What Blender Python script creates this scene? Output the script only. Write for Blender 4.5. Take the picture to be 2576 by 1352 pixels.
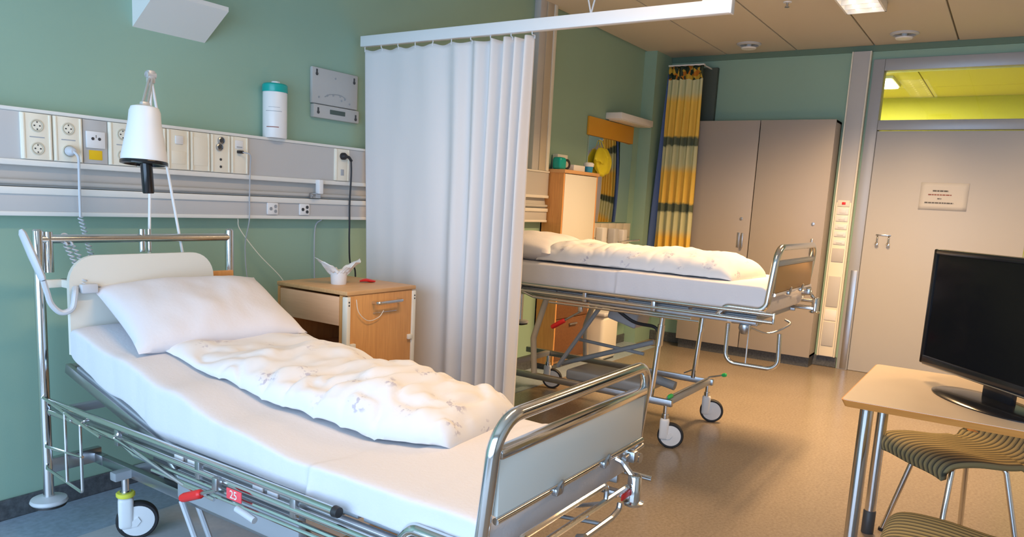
import bpy, bmesh, math, random
from mathutils import Vector, Matrix, noise
random.seed(7)
for _o in list(bpy.data.objects):
    bpy.data.objects.remove(_o)
SC = bpy.context.scene
COL = SC.collection
V = Vector
R = math.radians

# ------------------------------------------------------------------ dimensions
H_CAM = 1.35
YD = 3.156          # head wall (beds stand with their heads against it)
XB = 7.24           # back wall (door, wardrobe)
ZC = 2.826          # ceiling
XW = -1.30          # window wall, behind the camera
YR = -2.30          # right-hand wall

# ------------------------------------------------------------------ camera
def camera():
    yaw, pit, rol = R(33.34408), R(8.86754), R(-3.11833)
    fwd = V((math.cos(yaw) * math.cos(pit), math.sin(yaw) * math.cos(pit), -math.sin(pit)))
    right = fwd.cross(V((0, 0, 1))).normalized()
    down = fwd.cross(right)
    c, s = math.cos(rol), math.sin(rol)
    r2 = c * right + s * down
    d2 = -s * right + c * down
    cd = bpy.data.cameras.new('camera')
    cd.sensor_fit = 'HORIZONTAL'; cd.sensor_width = 36.0
    cd.lens = 1881.54 / 2576 * 36.0
    cd.shift_y = (799.02 - 676.0) / 2576
    cd.clip_start = 0.05
    co = bpy.data.objects.new('camera', cd)
    COL.objects.link(co)
    u, b = -d2, -fwd
    co.matrix_world = Matrix(((r2.x, u.x, b.x, 0), (r2.y, u.y, b.y, 0), (r2.z, u.z, b.z, H_CAM), (0, 0, 0, 1)))
    SC.camera = co
camera()

# ------------------------------------------------------------------ world, light, exposure
W = bpy.data.worlds.new('sky'); SC.world = W; W.use_nodes = True
W.node_tree.nodes['Background'].inputs[0].default_value = (0.62, 0.78, 1.0, 1)
W.node_tree.nodes['Background'].inputs[1].default_value = 0.6
SC.view_settings.view_transform = 'Standard'
SC.view_settings.look = 'None'
SC.view_settings.gamma = 1.0
SC.view_settings.use_curve_mapping = False
SC.view_settings.exposure = 0.12

def area(name, loc, rot, sx, sy, power, color, spread=180):
    l = bpy.data.lights.new(name, 'AREA'); l.shape = 'RECTANGLE'
    l.size = sx; l.size_y = sy; l.energy = power; l.color = color; l.spread = R(spread)
    o = bpy.data.objects.new(name, l); COL.objects.link(o)
    o.location = loc; o.rotation_euler = rot
    return o
# daylight entering through the window behind the camera
area('window_daylight', (XW + 0.02, 0.90, 1.22), (0, R(-90), 0), 2.05, 3.95, 148, (0.47, 0.69, 1.0))

# ------------------------------------------------------------------ materials
MATS = {}
def mat(name, col, rough=0.5, metal=0.0, spec=0.5, bump=0.0, bscale=200, var=0.0, vscale=5, emit=0, ecol=None, trans=0, coat=0):
    if name in MATS: return MATS[name]
    m = bpy.data.materials.new(name); m.use_nodes = True
    nt = m.node_tree; b = nt.nodes['Principled BSDF']
    b.inputs['Base Color'].default_value = (*col, 1)
    b.inputs['Roughness'].default_value = rough
    b.inputs['Metallic'].default_value = metal
    b.inputs['Specular IOR Level'].default_value = spec
    if trans: b.inputs['Transmission Weight'].default_value = trans
    if coat: b.inputs['Coat Weight'].default_value = coat
    tc = None
    if bump or var:
        tc = nt.nodes.new('ShaderNodeTexCoord')
    if bump:
        n = nt.nodes.new('ShaderNodeTexNoise'); n.inputs['Scale'].default_value = bscale; n.inputs['Detail'].default_value = 3
        nt.links.new(tc.outputs['Object'], n.inputs['Vector'])
        bp = nt.nodes.new('ShaderNodeBump'); bp.inputs['Strength'].default_value = bump; bp.inputs['Distance'].default_value = 0.004
        nt.links.new(n.outputs['Fac'], bp.inputs['Height']); nt.links.new(bp.outputs['Normal'], b.inputs['Normal'])
    if var:
        n = nt.nodes.new('ShaderNodeTexNoise'); n.inputs['Scale'].default_value = vscale; n.inputs['Detail'].default_value = 4
        nt.links.new(tc.outputs['Object'], n.inputs['Vector'])
        r = nt.nodes.new('ShaderNodeValToRGB')
        r.color_ramp.elements[0].position = 0.3; r.color_ramp.elements[1].position = 0.7
        r.color_ramp.elements[0].color = (*[c * (1 - var) for c in col], 1)
        r.color_ramp.elements[1].color = (*[min(1, c * (1 + var)) for c in col], 1)
        nt.links.new(n.outputs['Fac'], r.inputs['Fac']); nt.links.new(r.outputs['Color'], b.inputs['Base Color'])
    if emit:
        b.inputs['Emission Color'].default_value = (*(ecol or col), 1); b.inputs['Emission Strength'].default_value = emit
    MATS[name] = m
    return m

def ramp(nt, stops, interp='LINEAR'):
    r = nt.nodes.new('ShaderNodeValToRGB'); cr = r.color_ramp; cr.interpolation = interp
    while len(cr.elements) > 1: cr.elements.remove(cr.elements[-1])
    cr.elements[0].position = stops[0][0]; cr.elements[0].color = (*stops[0][1], 1)
    for p, c in stops[1:]:
        e = cr.elements.new(p); e.color = (*c, 1)
    return r

def wood(name, c1, c2, axis='Z', scale=9, rough=0.45):
    m = bpy.data.materials.new(name); m.use_nodes = True; nt = m.node_tree; b = nt.nodes['Principled BSDF']
    tc = nt.nodes.new('ShaderNodeTexCoord'); mp = nt.nodes.new('ShaderNodeMapping')
    s = {'X': (0.6, 9, 9), 'Y': (9, 0.6, 9), 'Z': (9, 9, 0.6)}[axis]
    mp.inputs['Scale'].default_value = s
    nt.links.new(tc.outputs['Object'], mp.inputs['Vector'])
    n = nt.nodes.new('ShaderNodeTexNoise'); n.inputs['Scale'].default_value = scale; n.inputs['Detail'].default_value = 6; n.inputs['Distortion'].default_value = 0.6
    nt.links.new(mp.outputs['Vector'], n.inputs['Vector'])
    r = ramp(nt, [(0.3, c1), (0.7, c2)])
    nt.links.new(n.outputs['Fac'], r.inputs['Fac']); nt.links.new(r.outputs['Color'], b.inputs['Base Color'])
    b.inputs['Roughness'].default_value = rough
    MATS[name] = m
    return m

M_WALL = mat('green_wall_paint', (0.300, 0.455, 0.352), 0.6, bump=0.05, bscale=350, var=0.02, vscale=2)
M_WALL2 = mat('white_wall_paint', (0.62, 0.62, 0.58), 0.7, bump=0.05, bscale=300)
M_CEIL = mat('ceiling_tile_board', (0.60, 0.56, 0.47), 0.85, bump=0.15, bscale=420)
M_CEILGAP = mat('ceiling_grid_dark', (0.20, 0.18, 0.13), 0.8)
M_SKIRT = mat('dark_vinyl_skirting', (0.085, 0.092, 0.10), 0.45, var=0.3, vscale=60)
M_CHROME = mat('chrome', (0.72, 0.72, 0.72), 0.14, metal=1.0)
M_STEEL = mat('brushed_steel', (0.50, 0.51, 0.53), 0.32, metal=1.0)
M_PAINTGREY = mat('grey_painted_steel', (0.33, 0.35, 0.37), 0.42)
M_DARKMETAL = mat('dark_metal', (0.05, 0.052, 0.055), 0.45)
M_BLACK = mat('black_rubber', (0.018, 0.018, 0.02), 0.55)
M_BLACKGLOSS = mat('black_gloss_plastic', (0.012, 0.012, 0.014), 0.18)
M_SCREEN = mat('dark_glossy_screen', (0.006, 0.006, 0.008), 0.10, spec=0.25)
M_WHITEP = mat('white_plastic', (0.80, 0.80, 0.80), 0.35)
M_GREYP = mat('light_grey_plastic', (0.55, 0.57, 0.60), 0.4)
M_MIDGREY = mat('mid_grey_plastic', (0.40, 0.42, 0.45), 0.45)
M_CREAM = mat('cream_plastic', (0.86, 0.81, 0.68), 0.4)
M_CREAM2 = mat('cream_laminate', (0.76, 0.74, 0.66), 0.45)
M_TRUNK = mat('grey_trunking_cover', (0.53, 0.525, 0.52), 0.45)
M_TRUNKLIP = mat('pale_aluminium_lip', (0.76, 0.75, 0.71), 0.4)
M_TRUNKDARK = mat('recessed_grey_channel', (0.50, 0.49, 0.47), 0.5)
M_RED = mat('red_plastic', (0.75, 0.02, 0.02), 0.4)
M_YELLOW = mat('yellow_plastic', (0.85, 0.55, 0.01), 0.45)
M_YELLOWBAG = mat('yellow_bag_plastic', (0.80, 0.68, 0.02), 0.35, bump=0.4, bscale=25)
M_YRING = mat('lime_yellow_ring', (0.80, 0.78, 0.08), 0.45)
M_GREEN = mat('green_plastic', (0.03, 0.55, 0.14), 0.4)
M_TEAL = mat('teal_plastic', (0.0, 0.36, 0.32), 0.3)
M_BLUEP = mat('blue_plastic', (0.03, 0.30, 0.55), 0.35)
M_PAPER = mat('white_paper', (0.80, 0.79, 0.76), 0.8, bump=0.1, bscale=60)
M_INK = mat('dark_print', (0.12, 0.12, 0.12), 0.8)
M_INKRED = mat('brown_red_print', (0.28, 0.10, 0.08), 0.8)
M_SHEET = mat('white_sheet', (0.65, 0.645, 0.675), 0.85, bump=0.25, bscale=90)
M_DOORGREY = mat('grey_door_laminate', (0.50, 0.50, 0.50), 0.42)
M_FRAME = mat('grey_aluminium_frame', (0.40, 0.42, 0.45), 0.4, metal=0.2)
M_WARDROBE = mat('beige_wardrobe_laminate', (0.37, 0.335, 0.305), 0.42)
M_ORANGE = wood('orange_beech', (0.66, 0.31, 0.10), (0.78, 0.39, 0.13), 'Z')
M_ORANGEH = wood('orange_beech_flat', (0.62, 0.34, 0.14), (0.72, 0.41, 0.18), 'X')
M_PALEWOOD = wood('pale_beech_drawer', (0.78, 0.45, 0.25), (0.85, 0.51, 0.29), 'Y')
M_SHADEWOOD = wood('shadow_brown_beech', (0.15, 0.06, 0.022), (0.20, 0.085, 0.03), 'Y')  # beech darkened to stand in for the shadow under the far bed
M_TABLE = mat('pale_cream_table_laminate', (0.56, 0.46, 0.34), 0.38, var=0.03, vscale=4)
M_TABLEEDGE = wood('table_edge_beech', (0.66, 0.25, 0.05), (0.76, 0.31, 0.07), 'Y', rough=0.6)
M_MIRROR = mat('mirror_glass', (0.85, 0.86, 0.86), 0.03, metal=1.0)
M_TAN = mat('tan_trunking', (0.52, 0.46, 0.36), 0.5)
M_CORR_Y = mat('corridor_lime_wall', (0.62, 0.60, 0.03), 0.6)
M_CORR_C = mat('corridor_ceiling', (0.74, 0.64, 0.24), 0.7)
M_LAMPGLOW = mat('lit_ceiling_lamp_tube', (1, 0.9, 0.72), 0.4, emit=3, ecol=(1.0, 0.86, 0.68))
M_CORRGLOW = mat('lit_corridor_lamp', (1, 0.95, 0.8), 0.4, emit=22, ecol=(1.0, 0.93, 0.72))
M_GLASS = mat('clear_glass', (0.95, 0.97, 0.95), 0.02, trans=1.0)
M_TILE = mat('pale_splash_tile', (0.66, 0.60, 0.50), 0.3, var=0.06, vscale=8)
M_NAVY = mat('navy_lining', (0.09, 0.15, 0.36), 0.85, bump=0.1, bscale=120)
M_DARKGREEN = mat('dark_grey_green_board', (0.085, 0.105, 0.085), 0.7)
M_DIM = mat('dim_grey_metal_box', (0.48, 0.48, 0.47), 0.45)

def floor_mat():
    m = bpy.data.materials.new('speckled_vinyl_floor'); m.use_nodes = True; nt = m.node_tree; b = nt.nodes['Principled BSDF']
    tc = nt.nodes.new('ShaderNodeTexCoord')
    n1 = nt.nodes.new('ShaderNodeTexNoise'); n1.inputs['Scale'].default_value = 70; n1.inputs['Detail'].default_value = 5; n1.inputs['Roughness'].default_value = 0.7
    n2 = nt.nodes.new('ShaderNodeTexNoise'); n2.inputs['Scale'].default_value = 2.2; n2.inputs['Detail'].default_value = 3
    for n in (n1, n2): nt.links.new(tc.outputs['Object'], n.inputs['Vector'])
    r1 = ramp(nt, [(0.32, (0.198, 0.162, 0.122)), (0.5, (0.245, 0.203, 0.156)), (0.68, (0.29, 0.245, 0.195))])
    nt.links.new(n1.outputs['Fac'], r1.inputs['Fac'])
    r2 = ramp(nt, [(0.3, (0.92, 0.92, 0.92)), (0.7, (1.04, 1.04, 1.04))])
    nt.links.new(n2.outputs['Fac'], r2.inputs['Fac'])
    mx = nt.nodes.new('ShaderNodeMixRGB'); mx.blend_type = 'MULTIPLY'; mx.inputs[0].default_value = 1
    nt.links.new(r1.outputs['Color'], mx.inputs[1]); nt.links.new(r2.outputs['Color'], mx.inputs[2])
    nt.links.new(mx.outputs['Color'], b.inputs['Base Color'])
    b.inputs['Roughness'].default_value = 0.24; b.inputs['Specular IOR Level'].default_value = 0.45
    bp = nt.nodes.new('ShaderNodeBump'); bp.inputs['Strength'].default_value = 0.08; bp.inputs['Distance'].default_value = 0.003
    n3 = nt.nodes.new('ShaderNodeTexNoise'); n3.inputs['Scale'].default_value = 30
    nt.links.new(tc.outputs['Object'], n3.inputs['Vector'])
    nt.links.new(n3.outputs['Fac'], bp.inputs['Height']); nt.links.new(bp.outputs['Normal'], b.inputs['Normal'])
    return m
M_FLOOR = floor_mat()

def cloth_mat(name, col, transl):
    m = bpy.data.materials.new(name); m.use_nodes = True; nt = m.node_tree
    out = nt.nodes['Material Output']; b = nt.nodes['Principled BSDF']
    b.inputs['Base Color'].default_value = (*col, 1); b.inputs['Roughness'].default_value = 0.9; b.inputs['Specular IOR Level'].default_value = 0.1
    t = nt.nodes.new('ShaderNodeBsdfTranslucent'); t.inputs['Color'].default_value = (*col, 1)
    mx = nt.nodes.new('ShaderNodeMixShader'); mx.inputs[0].default_value = transl
    nt.links.new(b.outputs[0], mx.inputs[1]); nt.links.new(t.outputs[0], mx.inputs[2]); nt.links.new(mx.outputs[0], out.inputs['Surface'])
    return m
M_CURTAIN = cloth_mat('white_curtain_cloth', (0.86, 0.84, 0.83), 0.20)

def duvet_mat():
    m = bpy.data.materials.new('white_printed_duvet_cover'); m.use_nodes = True; nt = m.node_tree; b = nt.nodes['Principled BSDF']
    tc = nt.nodes.new('ShaderNodeTexCoord')
    v = nt.nodes.new('ShaderNodeTexVoronoi'); v.inputs['Scale'].default_value = 7.5; v.inputs['Randomness'].default_value = 0.9
    n = nt.nodes.new('ShaderNodeTexNoise'); n.inputs['Scale'].default_value = 55; n.inputs['Detail'].default_value = 2
    for q in (v, n): nt.links.new(tc.outputs['Object'], q.inputs['Vector'])
    r1 = ramp(nt, [(0.22, (1, 1, 1)), (0.34, (0, 0, 0))])
    r2 = ramp(nt, [(0.54, (0, 0, 0)), (0.62, (1, 1, 1))])
    nt.links.new(v.outputs['Distance'], r1.inputs['Fac']); nt.links.new(n.outputs['Fac'], r2.inputs['Fac'])
    mu = nt.nodes.new('ShaderNodeMath'); mu.operation = 'MULTIPLY'
    nt.links.new(r1.outputs['Color'], mu.inputs[0]); nt.links.new(r2.outputs['Color'], mu.inputs[1])
    mx = nt.nodes.new('ShaderNodeMixRGB'); mx.inputs[1].default_value = (0.70, 0.695, 0.70, 1); mx.inputs[2].default_value = (0.47, 0.46, 0.53, 1)
    nt.links.new(mu.outputs[0], mx.inputs[0]); nt.links.new(mx.outputs['Color'], b.inputs['Base Color'])
    b.inputs['Roughness'].default_value = 0.9; b.inputs['Specular IOR Level'].default_value = 0.15
    return m
M_DUVET = duvet_mat()

def stripe_mat(name, c1, c2, c3, freq, axis):
    """woven stripes: a flat print on the seat fabric"""
    m = bpy.data.materials.new(name); m.use_nodes = True; nt = m.node_tree; b = nt.nodes['Principled BSDF']
    tc = nt.nodes.new('ShaderNodeTexCoord'); sp = nt.nodes.new('ShaderNodeSeparateXYZ')
    nt.links.new(tc.outputs['Object'], sp.inputs[0])
    mu = nt.nodes.new('ShaderNodeMath'); mu.operation = 'MULTIPLY'; mu.inputs[1].default_value = freq
    nt.links.new(sp.outputs[axis], mu.inputs[0])
    fr = nt.nodes.new('ShaderNodeMath'); fr.operation = 'FRACT'; nt.links.new(mu.outputs[0], fr.inputs[0])
    r = ramp(nt, [(0.0, c1), (0.34, c1), (0.44, c2), (0.60, c2), (0.70, c3), (0.88, c3), (0.99, c1)])
    nt.links.new(fr.outputs[0], r.inputs['Fac']); nt.links.new(r.outputs['Color'], b.inputs['Base Color'])
    b.inputs['Roughness'].default_value = 0.9; b.inputs['Specular IOR Level'].default_value = 0.1
    return m
M_STRIPE = stripe_mat('olive_striped_fabric', (0.33, 0.27, 0.13), (0.075, 0.07, 0.05), (0.20, 0.17, 0.10), 38, 0)

def yellow_curtain_mat():
    m = bpy.data.materials.new('yellow_patterned_curtain'); m.use_nodes = True; nt = m.node_tree; b = nt.nodes['Principled BSDF']
    tc = nt.nodes.new('ShaderNodeTexCoord'); sp = nt.nodes.new('ShaderNodeSeparateXYZ'); nt.links.new(tc.outputs['Object'], sp.inputs[0])
    n = nt.nodes.new('ShaderNodeTexNoise'); n.inputs['Scale'].default_value = 14; nt.links.new(tc.outputs['Object'], n.inputs['Vector'])
    ma = nt.nodes.new('ShaderNodeMath'); ma.operation = 'MULTIPLY_ADD'; ma.inputs[1].default_value = 0.05
    sh_ = nt.nodes.new('ShaderNodeMath'); sh_.operation = 'ADD'; sh_.inputs[1].default_value = 0.595; nt.links.new(sp.outputs[2], sh_.inputs[0])
    nt.links.new(n.outputs['Fac'], ma.inputs[0]); nt.links.new(sh_.outputs[0], ma.inputs[2])
    dv = nt.nodes.new('ShaderNodeMath'); dv.operation = 'DIVIDE'; dv.inputs[1].default_value = 2.8; nt.links.new(ma.outputs[0], dv.inputs[0])
    Yc, Pc, Dc = (0.84, 0.58, 0.12), (0.62, 0.63, 0.38), (0.13, 0.16, 0.11)
    def z(v): return v / 2.8
    st = [(0, Yc)]
    for zb in (0.73, 1.375, 2.0):
        st += [(z(zb - 0.30), Yc), (z(zb - 0.22), Pc), (z(zb - 0.055), Pc), (z(zb - 0.045), Dc), (z(zb + 0.03), Dc), (z(zb + 0.04), Yc)]
    st += [(z(2.36), Yc), (z(2.44), Pc), (z(2.56), Pc)]
    r = ramp(nt, st)
    nt.links.new(dv.outputs[0], r.inputs['Fac'])
    # leafy border along the top edge
    v = nt.nodes.new('ShaderNodeTexVoronoi'); v.inputs['Scale'].default_value = 26; nt.links.new(tc.outputs['Object'], v.inputs['Vector'])
    lf = ramp(nt, [(0.0, (0.03, 0.05, 0.03)), (0.35, (0.60, 0.40, 0.06)), (0.55, (0.05, 0.07, 0.05)), (0.75, (0.55, 0.20, 0.03)), (0.9, (0.22, 0.02, 0.02))], 'CONSTANT')
    nt.links.new(v.outputs['Color'], lf.inputs['Fac'])
    gt = nt.nodes.new('ShaderNodeMath'); gt.operation = 'GREATER_THAN'; gt.inputs[1].default_value = 2.565; nt.links.new(ma.outputs[0], gt.inputs[0])
    mx = nt.nodes.new('ShaderNodeMixRGB'); nt.links.new(gt.outputs[0], mx.inputs[0])
    nt.links.new(r.outputs['Color'], mx.inputs[1]); nt.links.new(lf.outputs['Color'], mx.inputs[2])
    # faint vertical weave stripes
    w = nt.nodes.new('ShaderNodeMath'); w.operation = 'MULTIPLY'; w.inputs[1].default_value = 24; nt.links.new(sp.outputs[1], w.inputs[0])
    fr = nt.nodes.new('ShaderNodeMath'); fr.operation = 'FRACT'; nt.links.new(w.outputs[0], fr.inputs[0])
    r3 = ramp(nt, [(0, (0.85, 0.85, 0.85)), (0.5, (1.05, 1.0, 0.95)), (1, (0.85, 0.85, 0.85))]); nt.links.new(fr.outputs[0], r3.inputs['Fac'])
    m2 = nt.nodes.new('ShaderNodeMixRGB'); m2.blend_type = 'MULTIPLY'; m2.inputs[0].default_value = 0.8
    nt.links.new(mx.outputs['Color'], m2.inputs[1]); nt.links.new(r3.outputs['Color'], m2.inputs[2])
    nt.links.new(m2.outputs['Color'], b.inputs['Base Color']); b.inputs['Roughness'].default_value = 0.9; b.inputs['Specular IOR Level'].default_value = 0.1
    return m
M_YCURT = yellow_curtain_mat()

# ------------------------------------------------------------------ mesh helpers
def fillet(pts, r, seg=6, closed=False):
    """round the corners of a polyline"""
    pts = [V(p) for p in pts]; out = []; n = len(pts); rl = r if isinstance(r, (list, tuple)) else [r] * n
    for i, p in enumerate(pts):
        r = rl[i]
        if not closed and i in (0, n - 1): out.append(p); continue
        a, c = pts[(i - 1) % n], pts[(i + 1) % n]
        d1, d2 = (a - p), (c - p); l1, l2 = d1.length, d2.length
        d1.normalize(); d2.normalize()
        ang = d1.angle(d2)
        if ang > math.pi - 0.02: out.append(p); continue
        k = min(r / math.tan(ang / 2), l1 * 0.49, l2 * 0.49)
        rr = k * math.tan(ang / 2)
        cen = p + (d1 + d2).normalized() * (rr / math.sin(ang / 2))
        s, e = p + d1 * k - cen, p + d2 * k - cen
        tot = s.angle(e)
        ax = s.cross(e).normalized()
        for j in range(seg + 1):
            out.append(cen + Matrix.Rotation(tot * j / seg, 3, ax) @ s)
    return out

def smooth_path(pts, n=8):
    """Catmull-Rom through points"""
    P = [V(p) for p in pts]; P = [2 * P[0] - P[1]] + P + [2 * P[-1] - P[-2]]; out = []
    for i in range(1, len(P) - 2):
        for j in range(n):
            t = j / n
            a, b, c, d = P[i - 1], P[i], P[i + 1], P[i + 2]
            out.append(0.5 * ((2 * b) + (c - a) * t + (2 * a - 5 * b + 4 * c - d) * t * t + (3 * b - a - 3 * c + d) * t ** 3))
    out.append(P[-2]); return out

class MB:
    def __init__(s): s.bm = bmesh.new()
    def box(s, lo, hi, bev=0.0, seg=2, rot=None, pivot=None):
        lo, hi = V(lo), V(hi)
        r = bmesh.ops.create_cube(s.bm, size=1.0)
        vs = r['verts']; c = (lo + hi) / 2; d = hi - lo
        for v in vs: v.co = V((v.co.x * d.x, v.co.y * d.y, v.co.z * d.z)) + c
        if bev:
            es = list({e for v in vs for e in v.link_edges})
            b = bmesh.ops.bevel(s.bm, geom=es, offset=min(bev, min(d) * 0.49), segments=seg, profile=0.5, affect='EDGES')
            vs = list({v for f in b['faces'] for v in f.verts} | {v for v in vs if v.is_valid})
        if rot is not None:
            p = V(pivot) if pivot is not None else c
            for v in vs: v.co = rot @ (v.co - p) + p
        return vs
    def tube(s, pts, r, n=10, closed=False, cap=True, flat=None):
        pts = [V(p) for p in pts]; m = len(pts)
        rs = r if isinstance(r, (list, tuple)) else [r] * m
        rings = []; up = None
        for i, p in enumerate(pts):
            if closed: t = pts[(i + 1) % m] - pts[i - 1]
            else: t = pts[min(i + 1, m - 1)] - pts[max(i - 1, 0)]
            if t.length < 1e-9: t = V((0, 0, 1))
            t.normalize()
            if up is None:
                up = V((0, 0, 1)) if abs(t.z) < 0.9 else V((0, 1, 0))
            x = up - t * up.dot(t)
            if x.length < 1e-5: x = V((1, 0, 0)) - t * t.x
            x.normalize(); y = t.cross(x); up = x
            fa, fb = flat or (1, 1)
            rings.append([s.bm.verts.new(p + (x * math.cos(2 * math.pi * k / n) * fa + y * math.sin(2 * math.pi * k / n) * fb) * rs[i]) for k in range(n)])
        for i in range(m if closed else m - 1):
            a, b = rings[i], rings[(i + 1) % m]
            for k in range(n): s.bm.faces.new((a[k], a[(k + 1) % n], b[(k + 1) % n], b[k]))
        if cap and not closed:
            s.bm.faces.new(list(reversed(rings[0]))); s.bm.faces.new(rings[-1])
        return s
    def cyl(s, a, b, r, r2=None, n=16):
        return s.tube([a, b], [r, r if r2 is None else r2], n)
    def lathe(s, prof, cen, axis=(0, 0, 1), n=28):
        """profile [(radius, height)] turned about axis through cen"""
        ax = V(axis).normalized(); cen = V(cen)
        x = ax.orthogonal().normalized(); y = ax.cross(x); rings = []
        for r, h in prof:
            if r < 1e-6: rings.append([s.bm.verts.new(cen + ax * h)])
            else: rings.append([s.bm.verts.new(cen + ax * h + (x * math.cos(2 * math.pi * k / n) + y * math.sin(2 * math.pi * k / n)) * r) for k in range(n)])
        for a, b in zip(rings, rings[1:]):
            for k in range(n):
                k2 = (k + 1) % n
                if len(a) == 1 and len(b) == 1: continue
                if len(a) == 1: s.bm.faces.new((a[0], b[k2], b[k]))
                elif len(b) == 1: s.bm.faces.new((a[k], a[k2], b[0]))
                else: s.bm.faces.new((a[k], a[k2], b[k2], b[k]))
        return s
    def prism(s, poly, ext):
        """polygon (list of 3D points) extruded along ext"""
        e = V(ext); a = [s.bm.verts.new(V(p)) for p in poly]; b = [s.bm.verts.new(V(p) + e) for p in poly]; n = len(a)
        s.bm.faces.new(a); s.bm.faces.new(list(reversed(b)))
        for k in range(n): s.bm.faces.new((a[k], b[k], b[(k + 1) % n], a[(k + 1) % n]))
        return s
    def grid(s, fn, nu, nv, wrapu=False):
        g = [[s.bm.verts.new(fn(i / (nu if wrapu else nu - 1), j / (nv - 1))) for j in range(nv)] for i in range(nu)]
        for i in range(nu if wrapu else nu - 1):
            for j in range(nv - 1):
                i2 = (i + 1) % nu
                s.bm.faces.new((g[i][j], g[i2][j], g[i2][j + 1], g[i][j + 1]))
        return g

OFF = {}
def build(mb, name, m, parent=None, smooth=38):
    bm = mb.bm
    bmesh.ops.recalc_face_normals(bm, faces=bm.faces[:])
    off = OFF.get(parent.name, V((0, 0, 0))) if parent else V((0, 0, 0))
    if off.length: bmesh.ops.translate(bm, verts=bm.verts[:], vec=-off)
    me = bpy.data.meshes.new(name); bm.to_mesh(me); bm.free()
    me.materials.append(m)
    if smooth:
        me.polygons.foreach_set('use_smooth', [True] * len(me.polygons))
        me.set_sharp_from_angle(angle=R(smooth))
    o = bpy.data.objects.new(name, me); COL.objects.link(o)
    if parent: o.parent = parent; OFF[o.name] = off
    return o
def tag(o, label=None, cat=None, group=None, kind=None):
    if label: o['label'] = label
    if cat: o['category'] = cat
    if group: o['group'] = group
    if kind: o['kind'] = kind
    return o
def thing(name, loc, label, cat, group=None):
    o = bpy.data.objects.new(name, None); COL.objects.link(o); o.location = loc; o.empty_display_size = 0.05
    OFF[o.name] = V(loc)
    return tag(o, label, cat, group)
def single(mb, name, m, base, label, cat, group=None, smooth=38):
    """a thing that is one mesh, its origin at its base"""
    bmesh.ops.translate(mb.bm, verts=mb.bm.verts[:], vec=-V(base))
    o = build(mb, name, m, None, smooth); o.location = base; OFF[o.name] = V(base)
    return tag(o, label, cat, group)
def bx(lo, hi, bev=0.0, seg=2):
    b = MB(); b.box(lo, hi, bev, seg); return b
def tb(pts, r, n=10, closed=False):
    b = MB(); b.tube(pts, r, n, closed); return b
def solidify(o, t, off=0):
    md = o.modifiers.new('thickness', 'SOLIDIFY'); md.thickness = t; md.offset = off
    return o
def struct(mb, name, m, parent=None, label=None, smooth=0):
    o = build(mb, name, m, parent, smooth)
    if not parent: o['kind'] = 'structure'
    if label: o['label'] = label
    return o

# ================================================================== THE ROOM
T = 0.15
struct(bx((XW - T, YR - T, -0.12), (XB + T, YD + T, 0)), 'floor', M_FLOOR, label='speckled beige vinyl floor of the ward room')
struct(bx((XW - T, YD, 0), (XB + T, YD + T, ZC + 0.1)), 'wall_head', M_WALL, label='mint green wall behind the bed heads')
# back wall with the door and transom opening
DY0, DY1, DZ = -0.17, 1.19, 2.707
wb = MB()
wb.box((XB, DY1, 0), (XB + T, YD, ZC + 0.1)); wb.box((XB, YR - T, 0), (XB + T, DY0, ZC + 0.1)); wb.box((XB, DY0, DZ), (XB + T, DY1, ZC + 0.1))
struct(wb, 'wall_back', M_WALL, label='green back wall with the door and wardrobe')
struct(bx((XW - T, YR - T, 0), (XB, YR, ZC + 0.1)), 'wall_right', M_WALL2, label='pale wall on the right, outside the picture')
# window wall behind the camera
WY0, WY1, WZ0, WZ1 = -1.10, 2.90, 0.17, 2.27
ww = MB()
ww.box((XW - T, YR, 0), (XW, YD, WZ0)); ww.box((XW - T, YR, WZ1), (XW, YD, ZC + 0.1))
ww.box((XW - T, YR, WZ0), (XW, WY0, WZ1)); ww.box((XW - T, WY1, WZ0), (XW, YD, WZ1))
struct(ww, 'wall_window', M_WALL2, label='pale window wall behind the camera')
wf = MB()
for y in (WY0, WY0 + 1.333, WY0 + 2.667, WY1):
    wf.box((XW - 0.10, y - 0.03, WZ0), (XW - 0.04, y + 0.03, WZ1))
wf.box((XW - 0.10, WY0, WZ0), (XW - 0.04, WY1, WZ0 + 0.06)); wf.box((XW - 0.10, WY0, WZ1 - 0.06), (XW - 0.04, WY1, WZ1))
win = struct(wf, 'window_1', M_WHITEP, label='white framed window behind the camera')

# boxed pipe in the far corner
struct(bx((6.86, 3.03, 0), (XB, YD, ZC)), 'trim_1', M_WALL, label='green boxed-in pipe in the far corner')

# ceiling: dark grid backing with boards hung just below it
ceil = struct(bx((XW - T, YR - T, ZC + 0.012), (XB + T, YD + T, ZC + 0.10)), 'ceiling', M_CEILGAP, label='suspended ceiling of long beige boards')
edges_y = [YR, -1.93, -1.30, -0.665, -0.045, 0.58, 1.205, 1.845, 2.485, YD - 0.012]
edges_x = [XW, 0.0, 1.8, 3.6, 5.4, XB - 0.012]
for i in range(len(edges_x) - 1):
    for j in range(len(edges_y) - 1):
        build(bx((edges_x[i] + (0.002 if i else 0), edges_y[j] + 0.006, ZC), (edges_x[i + 1] - 0.002, edges_y[j + 1] - 0.006, ZC + 0.014), 0.002, 1), 'ceiling_board', M_CEIL, ceil, 0)
struct(bx((XB - 0.014, YR, ZC - 0.05), (XB, YD - 0.13, ZC - 0.001)), 'trim_2', mat('green_shadow_gap', (0.13, 0.21, 0.15), 0.6), label='dark green strip for the shadow gap where back wall meets ceiling')  # shade of the ceiling gap put in as a dark strip

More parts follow.
